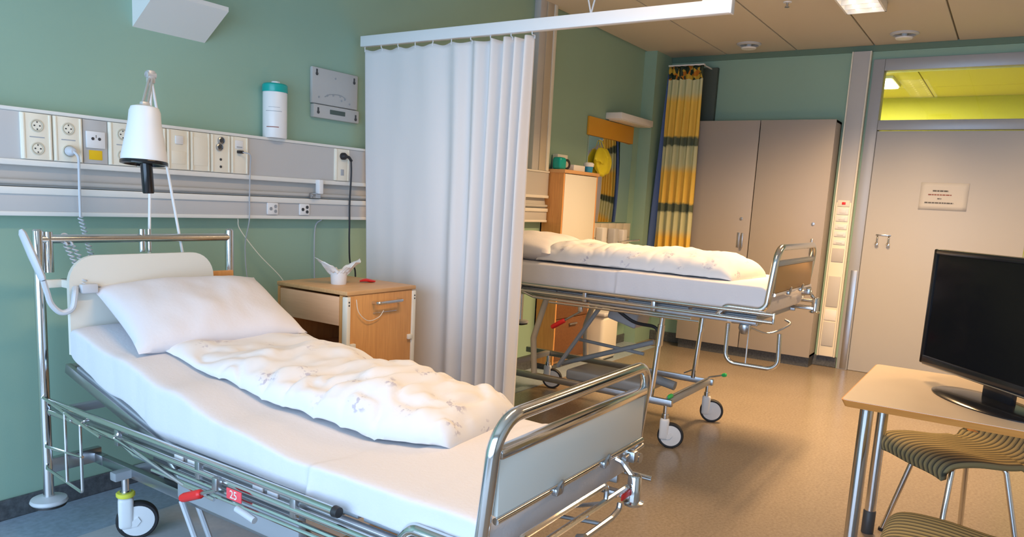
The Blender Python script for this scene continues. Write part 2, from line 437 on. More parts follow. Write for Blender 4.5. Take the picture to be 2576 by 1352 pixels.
# skirting
sk = MB(); sk.box((XW, YD - 0.014, 0), (6.86, YD, 0.085), 0.006)
struct(sk, 'baseboard_head', M_SKIRT, label='dark vinyl skirting along the green wall')
sk = MB(); sk.box((XB - 0.014, 1.20, 0), (XB, 3.03, 0.10), 0.006); sk.box((XB - 0.014, YR, 0), (XB, DY0 - 0.02, 0.10), 0.006)
struct(sk, 'baseboard_back', M_SKIRT, label='dark vinyl skirting along the back wall')

struct(bx((XW, 2.80, 0.0), (6.86, YD - 0.014, 0.003)), 'trim_3', mat('blue_grey_vinyl_border', (0.30, 0.38, 0.47), 0.35, var=0.14, vscale=45), label='blue-grey vinyl border strip of the floor along the green wall')
struct(bx((XW, 2.05, 0.0), (2.45, 2.80, 0.003)), 'trim_4', mat('pale_grey_floor_rect', (0.50, 0.51, 0.53), 0.35, var=0.05, vscale=45), label='pale grey floor rectangle under the head of the near bed')  # paler rectangle laid over the main floor
# ---- corridor seen through the transom
struct(bx((XB + T, -1.6, -0.1), (9.9, 2.6, 0.0)), 'floor_corridor', M_FLOOR, label='corridor floor beyond the door')
struct(bx((9.8, -1.6, 0), (9.9, 2.6, 2.9)), 'wall_corridor', M_CORR_Y, label='lime yellow corridor wall beyond the transom')
struct(bx((XB + T, 2.6, 0), (9.8, 2.7, 2.9)), 'wall_corridor_left', M_CORR_Y, label='lime corridor end wall')
struct(bx((XB + T, -1.7, 0), (9.8, -1.6, 2.9)), 'wall_corridor_right', M_CORR_Y, label='lime corridor end wall on the right')
cc = struct(bx((XB + T, -1.7, 2.765), (9.9, 2.7, 2.9)), 'ceiling_corridor', M_CEILGAP, label='corridor ceiling seen through the transom')
for y0, y1 in ((-1.6, -0.35), (-0.35, 0.95), (0.95, 2.6)):
    for x0, x1 in ((XB + T, 9.08), (9.08, 9.8)):
        build(bx((x0 + 0.006, y0 + 0.006, 2.75), (x1 - 0.006, y1 - 0.006, 2.77)), 'ceiling_board', M_CORR_C, cc, 0)
cl = thing('corridor_lamp', (8.63, 1.36, 2.725), 'small lit ceiling lamp in the corridor behind the transom', 'ceiling lamp')
build(bx((8.30, 1.18, 2.725), (8.90, 1.55, 2.752), 0.006), 'housing', M_WHITEP, cl)
build(bx((8.32, 1.20, 2.714), (8.88, 1.53, 2.727), 0.004), 'diffuser', M_CORRGLOW, cl)
area('corridor_light', (8.60, 1.365, 2.712), (0, 0, 0), 0.54, 0.31, 85, (1.0, 0.93, 0.62))

# ---- door
dr = thing('door_1', (XB, 0.5, 0), 'grey laminate ward door in an aluminium frame with transom', 'door')
del dr['category']; dr['kind'] = 'structure'
fx0, fx1 = XB - 0.03, XB + 0.10
f = MB()
f.box((fx0, 1.10, 0), (fx1, DY1, DZ), 0.004); f.box((fx0, DY0, 0), (fx1, DY0 + 0.09, DZ), 0.004)
f.box((fx0 + 0.001, DY0 + 0.091, 2.61), (fx1, 1.099, DZ), 0.003); f.box((fx0 + 0.001, DY0 + 0.091, 2.118), (fx1, 1.099, 2.20), 0.003)
build(f, 'door_frame', M_FRAME, dr)
leaf = build(bx((XB - 0.012, DY0 + 0.094, 0.002), (XB + 0.04, 1.098, 2.110), 0.003), 'door_leaf', M_DOORGREY, dr)
build(bx((XB - 0.034, 1.112, 0.01), (XB - 0.0295, 1.165, 0.90), 0.002), 'kick_strip', M_STEEL, dr)
build(bx((XB + 0.03, DY0 + 0.09, 2.20), (XB + 0.038, 1.10, 2.61)), 'transom_pane', M_GLASS, dr)
hk = MB()
hk.box((XB - 0.018, 0.885, 1.222), (XB - 0.0125, 1.005, 1.232), 0.002)
for y in (0.900, 0.990):
    hk.tube(fillet([(XB - 0.014, y, 1.225), (XB - 0.030, y, 1.20), (XB - 0.034, y, 1.15), (XB - 0.052, y, 1.148), (XB - 0.058, y, 1.165)], 0.012), 0.006, 8)
    hk.lathe([(0, -0.008), (0.012, -0.006), (0.016, 0), (0.012, 0.006), (0, 0.008)], (XB - 0.036, y, 1.148), (1, 0, 0), 14)
build(hk, 'coat_hooks', M_CHROME, leaf)

# paper notice taped to the door, four printed lines too faint to read
pn = thing('paper_notice', (XB - 0.014, 0.53, 1.47), 'white paper notice taped to the grey door, four printed lines', 'notice')
p = MB(); p.grid(lambda u, v: V((XB - 0.0145 - 0.004 * math.sin(u * 3.1) * math.sin(v * 3.0), 0.708 - 0.352 * u, 1.462 + 0.226 * v)), 9, 7)
solidify(build(p, 'sheet', mat('taped_paper', (0.62, 0.62, 0.61), 0.8), pn), 0.001)
def words(z, y0, y1, hgt, m, n):
    ws = MB(); y = y0; rr = random.Random(int(z * 1000))
    while y > y1:
        w = min(rr.uniform(0.012, 0.030), y - y1)
        ws.box((XB - 0.0200, y - w, z - hgt / 2), (XB - 0.0192, y, z + hgt / 2)); y -= w + 0.004
    build(ws, n, m, pn, 0)
words(1.620, 0.615, 0.50, 0.012, M_INK, 'printed_line'); words(1.588, 0.645, 0.475, 0.009, M_INKRED, 'printed_line')
words(1.556, 0.575, 0.545, 0.009, M_INK, 'printed_line'); words(1.522, 0.665, 0.455, 0.010, M_INK, 'printed_line')

# ---- trunking column on the back wall beside the door
tc_ = thing('trunking_column', (XB, 1.288, 0), 'tall grey and cream wall trunking column between wardrobe and door', 'trunking column')
build(bx((XB - 0.052, 1.222, 0.10), (XB, 1.354, ZC - 0.05), 0.004), 'cover', M_TRUNK, tc_)
for y0, y1 in ((1.210, 1.222), (1.354, 1.366)):
    build(bx((XB - 0.058, y0, 0.10), (XB, y1, ZC - 0.05), 0.003), 'edge_lip', M_CREAM, tc_)
build(bx((XB - 0.0545, 1.226, 0.105), (XB - 0.051, 1.350, 1.49), 0.001), 'cream_panel', M_CREAM, tc_)
for z0, z1, m, nm in ((1.455, 1.51, M_CREAM2, 'alarm_plate'), (1.385, 1.445, M_WHITEP, 'switch_plate'), (1.325, 1.375, M_WHITEP, 'switch_plate'), (1.255, 1.30, M_WHITEP, 'switch_plate'),
                     (1.19, 1.235, M_WHITEP, 'switch_plate'), (1.12, 1.16, M_WHITEP, 'switch_plate'), (0.965, 1.085, M_TRUNK, 'blank_plate'), (0.56, 0.835, M_TRUNK, 'blank_plate'), (0.435, 0.53, M_WHITEP, 'socket_plate'), (0.20, 0.42, M_TRUNK, 'blank_plate')):
    o = build(bx((XB - 0.062, 1.238, z0), (XB - 0.053, 1.338, z1), 0.003), nm, m, tc_)
    if nm == 'alarm_plate': build(bx((XB - 0.066, 1.272, 1.472), (XB - 0.0615, 1.302, 1.494), 0.002), 'red_button', M_RED, o)
    if nm == 'switch_plate': build(bx((XB - 0.066, 1.262, z0 + 0.012), (XB - 0.0615, 1.314, z1 - 0.012), 0.002), 'rocker', M_WHITEP, o)

# ---- wardrobe
CX, CY0, CY1 = 7.0, 1.392, 2.655
wr = thing('wardrobe', (7.1, 2.02, 0), 'tall two-door beige laminate wardrobe against the green back wall', 'wardrobe')
c = MB(); c.box((CX + 0.022, CY0, 0.10), (XB - 0.002, CY0 + 0.02, 2.185)); c.box((CX + 0.022, CY1 - 0.02, 0.10), (XB - 0.002, CY1, 2.185))
c.box((CX + 0.022, CY0, 2.165), (XB - 0.002, CY1, 2.185)); c.box((CX + 0.022, CY0, 0.10), (XB - 0.002, CY1, 0.12)); c.box((XB - 0.02, CY0, 0.10), (XB - 0.002, CY1, 2.18))
build(c, 'carcass', M_WARDROBE, wr)
build(bx((CX + 0.05, CY0 + 0.01, 0), (XB - 0.02, CY1 - 0.01, 0.10)), 'plinth', M_SKIRT, wr)
cm = 2.035
for y0, y1 in ((CY0, cm - 0.003), (cm + 0.003, CY1)):
    d = build(bx((CX, y0 + 0.001, 0.095), (CX + 0.02, y1 - 0.001, 2.188), 0.002), 'door', M_WARDROBE, wr)
    yh = y0 + 0.055 if y0 > 2 else y0 + 0.06
    if y0 > 2:
        h = MB(); h.box((CX - 0.028, yh - 0.011, 1.03), (CX - 0.018, yh + 0.011, 1.17), 0.004); h.box((CX - 0.02, yh - 0.006, 1.035), (CX, yh + 0.006, 1.05)); h.box((CX - 0.02, yh - 0.006, 1.15), (CX, yh + 0.006, 1.165))
        h.box((CX - 0.0015, yh + 0.03, 1.03), (CX + 0.001, yh + 0.055, 1.17), 0.0005)
        build(h, 'handle', M_STEEL, d)
        build(MB().lathe([(0, 0), (0.014, 0), (0.014, 0.006), (0, 0.008)], (CX, yh + 0.03, 1.30), (-1, 0, 0), 16), 'lock', M_STEEL, d)
    else:
        yh = y0 + 0.085
        h = MB(); h.box((CX - 0.028, yh - 0.011, 1.02), (CX - 0.018, yh + 0.011, 1.16), 0.004); h.box((CX - 0.02, yh - 0.006, 1.025), (CX, yh + 0.006, 1.04)); h.box((CX - 0.02, yh - 0.006, 1.14), (CX, yh + 0.006, 1.155))
        build(h, 'handle', M_STEEL, d)
        build(MB().lathe([(0, 0), (0.014, 0), (0.014, 0.006), (0, 0.008)], (CX, yh + 0.01, 1.29), (-1, 0, 0), 16), 'lock', M_STEEL, d)

# ---- yellow patterned curtain by the corner
yc = thing('patterned_curtain', (6.96, 2.78, 0.62), 'yellow patterned curtain with green bands and blue lining', 'curtain')
def ycf(u, v):
    z = 0.62 + v * 2.065
    y = 2.928 - 0.338 * u + 0.015 * (1 - v) * (1 - 2 * u)
    x = 6.945 + 0.028 * math.sin(u * 5.0 * 2 * math.pi + 0.5 * math.sin(v * 4)) * (0.75 + 0.25 * math.sin(3 * v + 1)) + 0.006 * noise.noise(V((u * 9, v * 6, 0)))
    if v > 0.965: x -= 0.012 * math.sin((v - 0.965) / 0.035 * math.pi)
    return V((x, y, z))
b = MB(); b.grid(ycf, 70, 60); solidify(build(b, 'cloth', M_YCURT, yc, 80), 0.003)
def ylf(u, v):
    z = 0.62 + v * 2.0
    w = 0.022 + 0.10 * (1 - v)
    return V((6.975 + 0.012 * math.sin(u * 3 + v * 2), 2.925 + w * u, z))
b = MB(); b.grid(ylf, 8, 30); solidify(build(b, 'blue_lining', M_NAVY, yc, 80), 0.003)
b = MB(); b.box((6.925, 2.585, 2.686), (6.965, 2.935, 2.698), 0.002); b.box((6.945, 2.60, 2.687), (XB, 2.612, 2.697)); b.box((6.945, 2.91, 2.687), (XB, 2.922, 2.697))
build(b, 'track', M_WHITEP, yc)
# dark board behind the curtain
single(bx((XB - 0.05, 2.545, 2.0), (XB, 2.70, 2.705), 0.003), 'wall_board', M_DARKGREEN, (XB - 0.025, 2.62, 2.0), 'narrow dark grey-green board on wall beside yellow curtain', 'board')

# ================================================================== HEAD WALL FITTINGS
YT = YD - 0.062
tr = thing('medical_trunking', (2.0, YD, 1.19), 'long grey wall trunking with cream sockets above both beds', 'wall trunking')
X0T, X1T = 0.2, 5.12
build(bx((X0T, YT, 1.402), (X1T, YD, 1.578), 0.003), 'upper_channel', M_TRUNK, tr)
build(bx((X0T, YT - 0.006, 1.578), (X1T, YD, 1.592), 0.003), 'top_lip', M_TRUNKLIP, tr)
build(bx((X0T, YT - 0.010, 1.382), (X1T, YD, 1.404), 0.004), 'middle_lip', M_TRUNKLIP, tr)
b = MB(); b.prism([(X0T, YD, 1.382), (X0T, YT + 0.030, 1.382), (X0T, YT + 0.014, 1.305), (X0T, YD, 1.305)], (X1T - X0T, 0, 0)); build(b, 'recessed_channel', M_TRUNKDARK, tr, 0)
build(tb([(X0T, YT + 0.006, 1.322), (X1T, YT + 0.006, 1.322)], 0.010, 10), 'equipment_rail', M_TRUNKDARK, tr)
build(bx((X0T, YT - 0.010, 1.276), (X1T, YD, 1.303), 0.004), 'lower_lip', M_TRUNKLIP, tr)
build(bx((X0T, YT, 1.210), (X1T, YD, 1.278), 0.003), 'lower_channel', M_TRUNK, tr)
build(bx((X0T, YT - 0.006, 1.195), (X1T, YD, 1.212), 0.003), 'bottom_lip', M_TRUNKLIP, tr)
ZA, ZB = 1.406, 1.576
def plate(x0, x1, m=M_CREAM, z0=ZA, z1=ZB, name='socket_plate'):
    pl = MB(); pl.box((x0, YT - 0.012, z0), (x1, YT + 0.002, z1), 0.003)
    for xx in (x0 + 0.008, x1 - 0.008):
        pl.box((xx - 0.004, YT - 0.0155, z0 + 0.002), (xx + 0.004, YT - 0.011, z1 - 0.002), 0.0015)
    return build(pl, name, m, tr)
def socket(pl, x, z, r=0.0205):
    rg = MB().lathe([(r + 0.003, 0.0), (r + 0.003, 0.003), (r, 0.004), (r - 0.002, 0.0015), (0, 0.0012)], (x, YT - 0.0118, z), (0, -1, 0), 24)
    o = build(rg, 'socket_well', mat('socket_shade_cream', (0.60, 0.56, 0.45), 0.5), pl)
    h = MB(); h.lathe([(r - 0.004, 0.0), (r - 0.004, 0.0035), (0, 0.0036)], (x, YT - 0.0118, z), (0, -1, 0), 20)
    build(h, 'socket_face', M_CREAM, pl)
    h = MB()
    for dx in (-0.0095, 0.0095): h.lathe([(0.0030, 0), (0.0030, 0.0012), (0, 0.0012)], (x + dx, YT - 0.0152, z), (0, -1, 0), 10)
    h.box((x - 0.002, YT - 0.0165, z + r - 0.010), (x + 0.002, YT - 0.0152, z + r - 0.005)); h.box((x - 0.002, YT - 0.0165, z - r + 0.005), (x + 0.002, YT - 0.0152, z - r + 0.010))
    build(h, 'socket_pins', M_DARKMETAL, pl)
def small(pl, lo, hi, m, name, bev=0.001):
    return build(bx(lo, hi, bev), name, m, pl)
for x0, x1 in ((1.335, 1.443), (1.447, 1.555), (1.658, 1.770)):
    pl = plate(x0, x1); xm = (x0 + x1) / 2
    socket(pl, xm, 1.531); socket(pl, xm, 1.447)
    small(pl, (xm - 0.026, YT - 0.0128, 1.487), (xm + 0.026, YT - 0.0118, 1.491), M_MIDGREY, 'printed_strip', 0)
# grey module with a small white outlet and a yellow label
pl = build(bx((1.560, YT - 0.006, ZA), (1.654, YT + 0.002, ZB), 0.002), 'cover_plate', M_TRUNK, tr)
w_ = small(pl, (1.568, YT - 0.016, 1.466), (1.642, YT - 0.005, 1.532), M_WHITEP, 'outlet', 0.003)
for dx in (-0.013, 0.013): build(MB().lathe([(0.006, 0), (0.006, 0.0015), (0, 0.0015)], (1.605 + dx, YT - 0.0158, 1.503), (0, -1, 0), 12), 'outlet_hole', M_DARKMETAL, pl)
small(pl, (1.604, YT - 0.017, 1.507), (1.606, YT - 0.0155, 1.518), M_DARKMETAL, 'outlet_mark', 0)
small(pl, (1.580, YT - 0.0085, 1.421), (1.632, YT - 0.0055, 1.458), M_YELLOW, 'yellow_label', 0.002)
pl = plate(1.775, 1.905)
pl = plate(1.908, 2.016, name='switch_plate'); small(pl, (1.945, YT - 0.019, 1.515), (1.983, YT - 0.011, 1.552), M_WHITEP, 'push_button', 0.004); small(pl, (1.930, YT - 0.014, 1.43), (1.995, YT - 0.011, 1.485), M_CREAM, 'rocker', 0.003)
pl = plate(2.020, 2.118, name='blank_plate'); small(pl, (2.034, YT - 0.014, 1.43), (2.104, YT - 0.011, 1.555), M_CREAM, 'blank_cover', 0.002)
pl = plate(2.122, 2.224, name='connector_plate')
for x, z in ((2.172, 1.550), (2.163, 1.520)):
    build(MB().lathe([(0.017, 0), (0.017, 0.010), (0.013, 0.012), (0.011, 0.006), (0, 0.006)], (x, YT - 0.0118, z), (0, -1, 0), 20), 'metal_connector', M_STEEL, pl)
    build(MB().lathe([(0.009, 0), (0.009, 0.0075), (0, 0.0075)], (x, YT - 0.0118, z), (0, -1, 0), 16), 'connector_core', M_DARKMETAL, pl)
for z in (1.465, 1.432): build(MB().lathe([(0.006, 0), (0.006, 0.002), (0, 0.002)], (2.172, YT - 0.0118, z), (0, -1, 0), 12), 'indicator', M_DARKMETAL, pl)
pl = plate(2.228, 2.322, name='data_plate'); small(pl, (2.250, YT - 0.015, 1.520), (2.292, YT - 0.011, 1.560), M_WHITEP, 'data_cover', 0.002); small(pl, (2.256, YT - 0.0155, 1.526), (2.286, YT - 0.0145, 1.532), M_MIDGREY, 'data_mark', 0)
pl = plate(2.875, 2.978); small(pl, (2.915, YT - 0.014, 1.435), (2.938, YT - 0.011, 1.468), M_MIDGREY, 'data_port', 0.002)
# gas outlets on the lower channel
for x in (2.470, 2.672):
    g = build(bx((x - 0.033, YT - 0.010, 1.216), (x + 0.033, YT + 0.001, 1.276), 0.006), 'gas_outlet', M_WHITEP, tr)
    for dx, dz in ((0.014, 0.012), (0.014, -0.012), (-0.014, 0.0)):
        build(MB().lathe([(0.0085, 0), (0.0085, 0.003), (0.005, 0.003), (0.004, 0.001), (0, 0.001)], (x + dx, YT - 0.0098, 1.246 + dz), (0, -1, 0), 14), 'gas_port', M_STEEL if x < 2.5 else M_DARKMETAL, g)
rc = thing('rail_clamp', (2.745, YT - 0.004, 1.30), 'small white clamp clipped on the trunking rail near the curtain', 'clamp')
build(bx((2.742, YT - 0.040, 1.330), (2.770, YT - 0.008, 1.404), 0.004), 'clip_body', M_WHITEP, rc)
b = MB(); b.box((2.700, YT - 0.026, 1.306), (2.765, YT - 0.006, 1.334), 0.004); b.cyl((2.715, YT - 0.026, 1.318), (2.715, YT - 0.05, 1.318), 0.009); build(b, 'jaw', M_STEEL, rc)

# power plugs and their cords
def cord(name, pts, r, m, label, base, n=7, smoothn=8): 
    return single(tb(smooth_path(pts, smoothn), r, n), name, m, base, label, 'cable')
pg = thing('power_plug', (1.501, YT - 0.016, 1.447), 'grey round plug with cord in the second double socket', 'plug')
b = MB(); b.lathe([(0, 0), (0.0185, 0), (0.0185, 0.014), (0.015, 0.024), (0.010, 0.034), (0, 0.036)], (1.501, YT - 0.0165, 1.447), (0, -1, 0), 20); build(b, 'plug_body', M_GREYP, pg)
zz = YT - 0.048
path = smooth_path([(1.501, YT - 0.048, 1.447), (1.513, zz - 0.010, 1.425), (1.519, zz, 1.38), (1.523, zz + 0.01, 1.28), (1.523, zz + 0.01, 1.195)], 8)
build(tb(path, 0.0052, 8), 'cord', M_GREYP, pg)
# the coiled stretch
coil = []
N = 15; a0, a1 = V((1.523, zz + 0.01, 1.195)), V((1.530, YD - 0.19, 0.985))
for k in range(N * 12 + 1):
    t = k / (N * 12); p0 = a0.lerp(a1, t); a = 2 * math.pi * k / 12
    coil.append(p0 + V((math.cos(a), math.sin(a), 0)) * 0.0090)
build(tb(coil, 0.0028, 5), 'coiled_cord', M_GREYP, pg)
pg2 = thing('black_plug', (2.925, YT - 0.012, 1.535), 'black angled plug with thin black cord running behind the nightstand', 'plug')
b = MB(); b.lathe([(0, 0), (0.019, 0), (0.019, 0.016), (0.012, 0.028), (0, 0.030)], (2.925, YT - 0.013, 1.538), (0, -1, 0), 20); b.tube(fillet([(2.925, YT - 0.034, 1.538), (2.950, YT - 0.038, 1.534), (2.968, YT - 0.038, 1.515)], 0.01), 0.008, 8)
build(b, 'plug_body', M_BLACK, pg2)
build(tb(smooth_path([(2.965, YT - 0.038, 1.52), (2.976, YT - 0.03, 1.44), (2.983, YT - 0.015, 1.28), (2.99, YT - 0.01, 1.18), (3.00, YT + 0.00, 1.08), (3.03, YT + 0.02, 0.95), (3.07, YT + 0.02, 0.905), (3.085, YT + 0.03, 0.72)], 8), 0.0048, 7), 'cord', M_BLACK, pg2)
dp = thing('data_plug', (2.270, YT - 0.014, 1.508), 'small black data plug with thin grey cord beside the blank plates', 'plug')
build(bx((2.258, YT - 0.034, 1.500), (2.283, YT - 0.011, 1.514), 0.003), 'plug_body', M_BLACK, dp)
build(tb(smooth_path([(2.275, YT - 0.032, 1.507), (2.305, YT - 0.05, 1.495), (2.318, YT - 0.032, 1.44), (2.325, YT - 0.018, 1.30), (2.325, YT - 0.016, 1.19), (2.335, YT + 0.03, 1.05), (2.36, YD - 0.03, 0.85), (2.44, YD - 0.02, 0.70), (2.50, YD - 0.02, 0.45)], 8), 0.0030, 6), 'cord', M_MIDGREY, dp)
b = tb(smooth_path([(2.275, YT + 0.004, 1.194), (2.30, YT + 0.02, 1.14), (2.40, YD - 0.05, 1.02), (2.52, YD - 0.07, 0.90), (2.575, YD - 0.09, 0.80)], 8), 0.0022, 6)
single(b, 'hanging_cable', M_CREAM, (2.5, YD - 0.07, 0.8), 'thin pale cord hanging from trunking to behind the nightstand', 'cable')
b = tb(smooth_path([(2.815, YT + 0.02, 1.194), (2.79, YT + 0.04, 1.16), (2.775, YD - 0.03, 1.05), (2.78, YD - 0.03, 0.86), (2.79, YD - 0.03, 0.6)], 8), 0.0035, 6)
single(b, 'hanging_cable', M_MIDGREY, (2.79, YD - 0.03, 0.6), 'short grey cord dropping down wall behind the crumpled tissue cup', 'cable')

# white canister with teal lid standing on the trunking
cn = thing('wipes_canister', (2.489, YT + 0.022, 1.592), 'white wipes canister with teal lid standing on the trunking', 'canister')
cx_, cy_ = 2.489, YT + 0.004
b = MB().lathe([(0, 0), (0.056, 0), (0.058, 0.004), (0.058, 0.222), (0.056, 0.226), (0, 0.226)], (cx_, cy_, 1.592), n=36); build(b, 'body', M_WHITEP, cn)
b = MB().lathe([(0.0595, 0.218), (0.061, 0.222), (0.060, 0.252), (0.054, 0.258), (0, 0.259)], (cx_, cy_, 1.592), n=36); ld = build(b, 'lid', M_TEAL, cn)
b = MB().lathe([(0.022, 0.256), (0.020, 0.272), (0, 0.275)], (cx_ + 0.012, cy_ + 0.01, 1.592), n=20); build(b, 'spout', M_WHITEP, ld)
b = MB()
def arc_band(b, z0, z1, a0, a1, r):
    b.grid(lambda u, v: V((cx_ + r * math.cos(a0 + (a1 - a0) * u), cy_ + r * math.sin(a0 + (a1 - a0) * u), z0 + (z1 - z0) * v)), 12, 2)
arc_band(b, 1.640, 1.644, R(190), R(250), 0.0583); build(b, 'red_print_line', M_INKRED, cn)
b = MB(); arc_band(b, 1.716, 1.719, R(185), R(265), 0.0583); arc_band(b, 1.735, 1.737, R(200), R(255), 0.0583); build(b, 'grey_print_line', M_MIDGREY, cn)

# grey bracket plate
bp_ = thing('wall_bracket_plate', (2.93, YD - 0.02, 1.73), 'grey metal bracket plate with corner keyholes on green wall', 'bracket')
build(bx((2.755, YD - 0.022, 1.800), (3.082, YD, 1.985), 0.006), 'upper_plate', M_DIM, bp_)
build(bx((2.760, YD - 0.030, 1.728), (3.088, YD, 1.797), 0.006), 'lower_plate', M_DIM, bp_)
build(bx((2.872, YD - 0.033, 1.755), (2.980, YD - 0.0295, 1.778), 0.0015), 'slot', mat('slot_green_shadow', (0.07, 0.10, 0.09), 0.6), bp_)
kh = MB()
for x, z, y in ((2.785, 1.955, YD - 0.0235), (3.052, 1.948, YD - 0.0235), (2.790, 1.760, YD - 0.0315), (3.060, 1.752, YD - 0.0315)):
    kh.box((x - 0.005, y, z - 0.004), (x + 0.005, y + 0.002, z + 0.020)); kh.lathe([(0.009, 0), (0.009, 0.0012), (0, 0.0012)], (x, y + 0.0008, z - 0.004), (0, -1, 0), 12)
build(kh, 'keyholes', M_DARKMETAL, bp_)
sc = MB()
for x, z in ((2.915, 1.945), (2.80, 1.835), (3.02, 1.825), (2.86, 1.85), (2.90, 1.855), (2.95, 1.856), (2.985, 1.845), (2.96, 1.835)):
    sc.lathe([(0.005, 0), (0.005, 0.003), (0, 0.0035)], (x, YD - 0.0218, z), (0, -1, 0), 10)
sc.tube(smooth_path([(2.84, YD - 0.023, 1.84), (2.88, YD - 0.023, 1.858), (2.95, YD - 0.023, 1.862), (2.99, YD - 0.023, 1.85)], 6), 0.002, 5)
build(sc, 'screws', M_PAINTGREY, bp_)

# wedge-shaped wall uplighter, top left
ul = thing('wall_uplighter', (1.977, YD, 1.98), 'grey wedge-shaped wall light box high above the near bed', 'wall light')
prof = [(1.81, YD, 1.98), (1.81, YD, 2.118), (1.81, YD - 0.175, 2.118), (1.81, YD - 0.175, 2.100)]
build(MB().prism(prof, (0.335, 0, 0)), 'housing', mat('pale_grey_enamel', (0.74, 0.73, 0.70), 0.45), ul, 0)
build(bx((1.835, YD - 0.155, 2.116), (2.12, YD - 0.02, 2.121), 0.001), 'top_grille', M_MIDGREY, ul)

# vertical trunking riser further along and end fittings
rs = thing('trunking_riser', (4.97, YD, 1.59), 'vertical tan and grey trunking riser from ceiling to wall trunking', 'trunking riser')
build(bx((4.875, YD - 0.055, 1.593), (4.965, YD, ZC), 0.003), 'grey_cover', M_TRUNK, rs)
build(bx((4.967, YD - 0.060, 1.593), (5.060, YD, ZC), 0.003), 'tan_cover', M_TAN, rs)
build(bx((5.062, YD - 0.066, 1.593), (5.105, YD, ZC), 0.003), 'tan_edge', M_CREAM2, rs)

# mirror, splash panel, basin
MX0, MX1 = 5.83, 6.71
mr = thing('wall_mirror', (6.27, YD, 1.20), 'tall mirror with an orange board above the hidden basin', 'mirror')
build(bx((MX0, YD - 0.012, 1.20), (MX1, YD - 0.001, 1.942), 0.002), 'mirror_glass', M_MIRROR, mr)
build(bx((MX0 - 0.03, YD - 0.020, 1.944), (MX1 - 0.01, YD - 0.001, 2.10), 0.003), 'header_board', mat('orange_yellow_board', (0.70, 0.34, 0.02), 0.5), mr)
ml = thing('mirror_lamp', (6.48, YD - 0.02, 2.10), 'white box lamp mounted above the mirror', 'wall lamp')
build(bx((6.13, YD - 0.16, 2.112), (6.82, YD, 2.170), 0.008), 'housing', M_WHITEP, ml)
build(bx((6.16, YD - 0.15, 2.104), (6.79, YD - 0.02, 2.113), 0.002), 'diffuser', M_CREAM2, ml)
sp = thing('splash_panel', (6.42, YD, 0.78), 'pale tiled splash panel behind the washbasin', 'splash panel')
k = 0
for i in range(5):
    for j in range(3):
        build(bx((6.02 + i * 0.158, YD - 0.010, 0.78 + j * 0.138), (6.02 + i * 0.158 + 0.155, YD, 0.78 + j * 0.138 + 0.135), 0.002), 'tile', M_TILE, sp)
for x, z, m in ((6.12, 1.08, M_WHITEP), (6.36, 1.07, M_GREYP), (6.55, 1.06, M_WHITEP)):
    d = thing('soap_dispenser', (x, YD - 0.05, z - 0.08), 'small white soap dispenser on the splash panel' if m is M_WHITEP and x < 6.3 else ('grey soap dispenser on the splash panel' if m is M_GREYP else 'white paper towel box on the splash panel'), 'dispenser')
    build(bx((x - 0.045, YD - 0.085, z - 0.07), (x + 0.045, YD - 0.010, z + 0.075), 0.012, 3), 'body', m, d)
    build(bx((x - 0.018, YD - 0.105, z - 0.085), (x + 0.018, YD - 0.05, z - 0.068), 0.004), 'lever', M_MIDGREY, d)
ws = thing('washbasin', (6.42, YD, 0.62), 'white washbasin under the mirror, mostly hidden by the far bed', 'washbasin')
bas = MB()
def basf(u, v):
    a = math.pi + u * math.pi
    prof_ = [(1.0, 0.90), (1.0, 0.87), (0.85, 0.76), (0.5, 0.70), (0.0, 0.69)]
    t = v * 4; i = min(3, int(t)); q = t - i
    rr = prof_[i][0] * (1 - q) + prof_[i + 1][0] * q; z = prof_[i][1] * (1 - q) + prof_[i + 1][1] * q
    return V((6.42 + 0.29 * rr * math.cos(a), YD - 0.02 + 0.46 * rr * math.sin(a), z - 0.09))
bas.grid(basf, 28, 13); o = build(bas, 'bowl', M_WHITEP, ws); solidify(o, 0.02, 1)
build(bx((6.13, YD - 0.10, 0.70), (6.71, YD - 0.012, 0.815), 0.01), 'back_ledge', M_WHITEP, ws)
tp = MB(); tp.tube(fillet([(6.40, YD - 0.07, 0.81), (6.40, YD - 0.07, 0.97), (6.40, YD - 0.24, 1.0), (6.40, YD - 0.24, 0.95)], 0.04), 0.014, 10)
tp.cyl((6.40, YD - 0.07, 0.96), (6.40, YD - 0.07, 1.03), 0.022); tp.tube([(6.40, YD - 0.07, 1.02), (6.40, YD - 0.30, 1.055)], 0.008, 8)
build(tp, 'tap', M_CHROME, ws)
# pedal bin under the basin
wbn = thing('waste_bin', (5.91, 2.98, 0), 'white waste bin standing on the floor under the basin', 'bin')
b = MB(); b.box((5.76, 2.84, 0.012), (6.06, 3.10, 0.40), 0.035, 4); build(b, 'body', M_CREAM2, wbn)
build(bx((5.75, 2.83, 0.40), (6.07, 3.11, 0.435), 0.012, 3), 'lid', M_GREYP, wbn)
build(bx((5.78, 2.86, 0.0), (6.04, 3.08, 0.014), 0.002), 'foot_ring', M_DARKMETAL, wbn)

